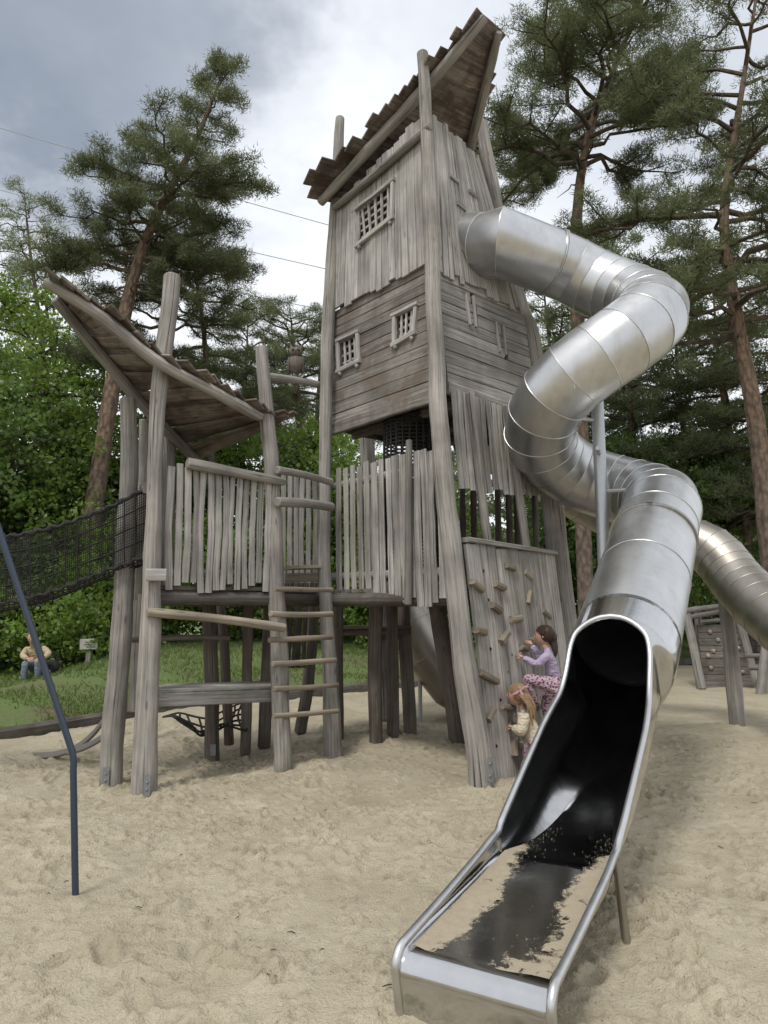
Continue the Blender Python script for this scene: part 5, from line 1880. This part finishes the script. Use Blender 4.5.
# girl in cream fleece below, long fair hair with a pink bow
YH = 7.22
ph_ = lambda x, y, o=0.0: at(x, y + 4, YH + o)
g2 = thing('person', 'girl in cream fleece with long fair hair and pink bow reaching for the lowest holds', 'person', ph_(535, 745))
mb = MB()
hip, waist, chest, neck = ph_(537, 748), ph_(534, 734), ph_(528, 717), ph_(523, 705)
shL, shR = ph_(524, 714, -.11), ph_(525, 712, .12)
elL, wrL = ph_(521, 729, -.14), ph_(513, 723, -.02)
elR, wrR = ph_(515, 716, .18), ph_(509, 707, .2)
add_skin(mb, [([hip, waist, chest, neck.lerp(chest, .35)], [(.115, .11), (.115, .115), (.12, .115), (.06, .06)], 1),
              ([chest, shL, elL, wrL], [(.11, .11), .068, .06, .04], 1), ([chest, shR, elR, wrR], [(.11, .11), .068, .06, .04], 1),
              ([neck.lerp(chest, .35), neck, ph_(520, 699)], [(.06, .06), .04, .042], 0)])
hL, hR = ph_(536, 750, -.07), ph_(538, 750, .07)
kL, aL = ph_(524, 766, -.05), ph_(531, 782, .02)
kR, aR = ph_(527, 763, .12), ph_(534, 779, .12)
add_skin(mb, [([hip, hL, kL, kL.lerp(aL, .5), aL], [.11, .085, .058, .05, .036], 2), ([hip, hR, kR, aR], [.11, .085, .055, .036], 2)])
for a_ in (aL, aR): add_skin(mb, [([a_ + V((.03, 0, -.02)), a_ + V((-.05, .02, -.03)), a_ + V((-.11, .05, -.03))], [.036, .036, .028], 3)])
hand(mb, wrL, ph_(507, 721, .05) - wrL, .9, V((-.2, -.8, .5)), .125)
hand(mb, wrR, ph_(505, 700, .26) - wrR, .9, V((.2, -.5, .8)), .125)
hc = ph_(516.5, 691)
s_, f_, u_ = head(mb, hc, V((-.94, .25, .02)), V((.04, 0, 1)), .094)
mb.build('body', MATS1(M['cream'], M['leggings'], M['redshoe']), g2, angle=70)
mb = MB()
Rm = Matrix((s_, f_, u_)).transposed()
mb.ball(hc - f_ * .026 + u_ * .022, (.087, .093, .096), 18, 13, jit=.08, rot=Rm)
for i in range(26):
    a = lerp(-1.3, 1.3, i / 25)
    st_ = hc - f_ * (.075 * math.cos(a) + .02) + s_ * .09 * math.sin(a) + u_ * random.uniform(-.02, .06)
    e = ph_(531 + random.uniform(-4, 5), 719 + random.uniform(-8, 6), .10 * math.sin(a) - .02)
    mb.sweep([V(p) for p in catmull([st_, st_.lerp(e, .45) - f_ * .035, e], 8)], circle(6), None, [.016, .02, .021, .02, .018, .015, .011, .004], jit=.3, freq=25)
locks(mb, hc, s_, f_, u_, .096, hc - f_ * .10 - u_ * .10, 24, .009)
mb.build('hair', M['hair_fair'], g2, angle=60)
mb = MB()
bc = hc - f_ * .045 + u_ * .055 + s_ * .09
if (hc + s_ * .1).y > hc.y: bc = hc - f_ * .045 + u_ * .055 - s_ * .09
for dx in (-1, 1):
    mb.sweep([bc, bc + f_ * dx * .04 - u_ * dx * .03, bc + f_ * dx * .075 - u_ * dx * .045], circle(8), None, [.006, .014, .011])
mb.ball(bc, .009, 8, 6)
mb.sweep([bc, bc - f_ * .03 - u_ * .07], circle(6), None, [.012, .016])
mb.build('hair_bow', M['pink'], g2)

# man sitting on a bench on the grass, leaning on his knees
YM = 14.2
pm = lambda x, y, o=0.0: at(x, y, YM + o)
gz = pm(25, 683).z
man = thing('person', 'seated man in beige shirt and pale jeans leaning on his knees on the grass bank', 'person', pm(33, 683))
mb = MB()
hip, waist, chest, neck = pm(39, 669, .15), pm(38, 661, .1), pm(35, 651, -.05), pm(33.5, 644.5, -.12)
add_skin(mb, [([hip, waist, chest, neck.lerp(chest, .4)], [(.17, .14), (.16, .13), (.19, .13), (.09, .08)], 1),
              ([chest, pm(27, 649, -.05), pm(22.5, 656, -.15), pm(27, 658.5, -.4)], [(.16, .12), .085, .062, .046], 1),
              ([chest, pm(43, 648, -.05), pm(49.5, 654, -.12), pm(42, 658.5, -.35)], [(.16, .12), .085, .062, .046], 1),
              ([neck.lerp(chest, .4), neck, pm(33, 641, -.18)], [(.09, .08), .06, .065], 0)])
for s1, kx, fx in ((-1, 25, 24.5), (1, 38, 37.5)):
    hh_ = pm(39 + s1 * 1.5, 669.5, .1); kk = pm(kx, 662.5, -.38); aa = pm(fx, 680.5, -.33)
    add_skin(mb, [([hip, hh_, hh_.lerp(kk, .5), kk, kk.lerp(aa, .4), aa], [.15, .12, .1, .075, .068, .05], 2)])
    add_skin(mb, [([aa + V((0, .05, -.04)), aa + V((0, -.06, -.06)), aa + V((-.01, -.17, -.07))], [.05, .05, .04], 3)])
hand(mb, pm(27, 658.5, -.4), pm(33, 660, -.5) - pm(27, 658.5, -.4), .5, V((0, -.5, .8)), .18)
hand(mb, pm(42, 658.5, -.35), pm(35, 660, -.5) - pm(42, 658.5, -.35), .5, V((0, -.5, .8)), .18)
hc = pm(33, 638, -.2)
s_, f_, u_ = head(mb, hc, V((.1, -.9, -.35)), V((0, -.2, 1)), .118)
mb.build('body', MATS1(M['beige'], M['jeans'], M['shoe']), man, angle=70)
mb = MB(); Rm = Matrix((s_, f_, u_)).transposed()
mb.ball(hc - f_ * .03 + u_ * .035, (.102, .106, .11), 16, 12, jit=.06, rot=Rm); mb.build('hair', M['hair_dark'], man, angle=60)
bn = thing('bench', 'low pale bench plank under the seated man', 'bench', pm(34, 683))
mb = MB(); mb.plank(pm(21, 672.5, .0), pm(50, 671, .25), .30, .05, V((0, 1, 0)), tint=1.4); mb.build('seat', M['tan'], bn)
for x, y in ((25, .1), (47, .2)):
    mb = MB(); p_ = pm(x, 674, y); mb.log([p_, V((p_.x, p_.y, gz - .1))], .05, tint=.7); mb.build('leg', M['post'], bn)
bag = MB()
p_ = pm(52, 668, .3)
bag.ball(p_, (.14, .11, .17), 14, 10, jit=.15); bag.tube([p_ + V((-.1, 0, .15)), p_ + V((0, -.03, .32)), p_ + V((.1, 0, .15))], .015, 6)
bag.build('bag', M['rope'], label='dark bag standing beside the seated man on the bench', cat='bag', origin=p_)

# small sign on the grass
sg = thing('small_sign', 'small pale sign board on a short post in the grass', 'sign', at(89, 664, 15.2))
mb = MB(); q0 = at(89, 650, 15.2); mb.plank(V((q0.x, 15.2, zat(q0.x, 15.2) - .2)), at(89, 644, 15.2), .10, .06, V((1, 0, 0)), tint=1.1); mb.build('post', M['log'], sg)
mb = MB(); mb.plank(at(80, 644.5, 15.14), at(97.5, 644, 15.14), .22, .025, V((0, 0, 1)), c=.008); bd = mb.build('board', M['signboard'], sg)
mb = MB()
for y, x0, x1 in ((642, 85, 95), (644.5, 84, 92), (646.8, 86, 95)):
    mb.plank(at(x0, y, 15.12), at(x1, y - .1, 15.12), .022, .006, V((0, 0, 1)))
mb.build('lettering', M['signink'], bd)
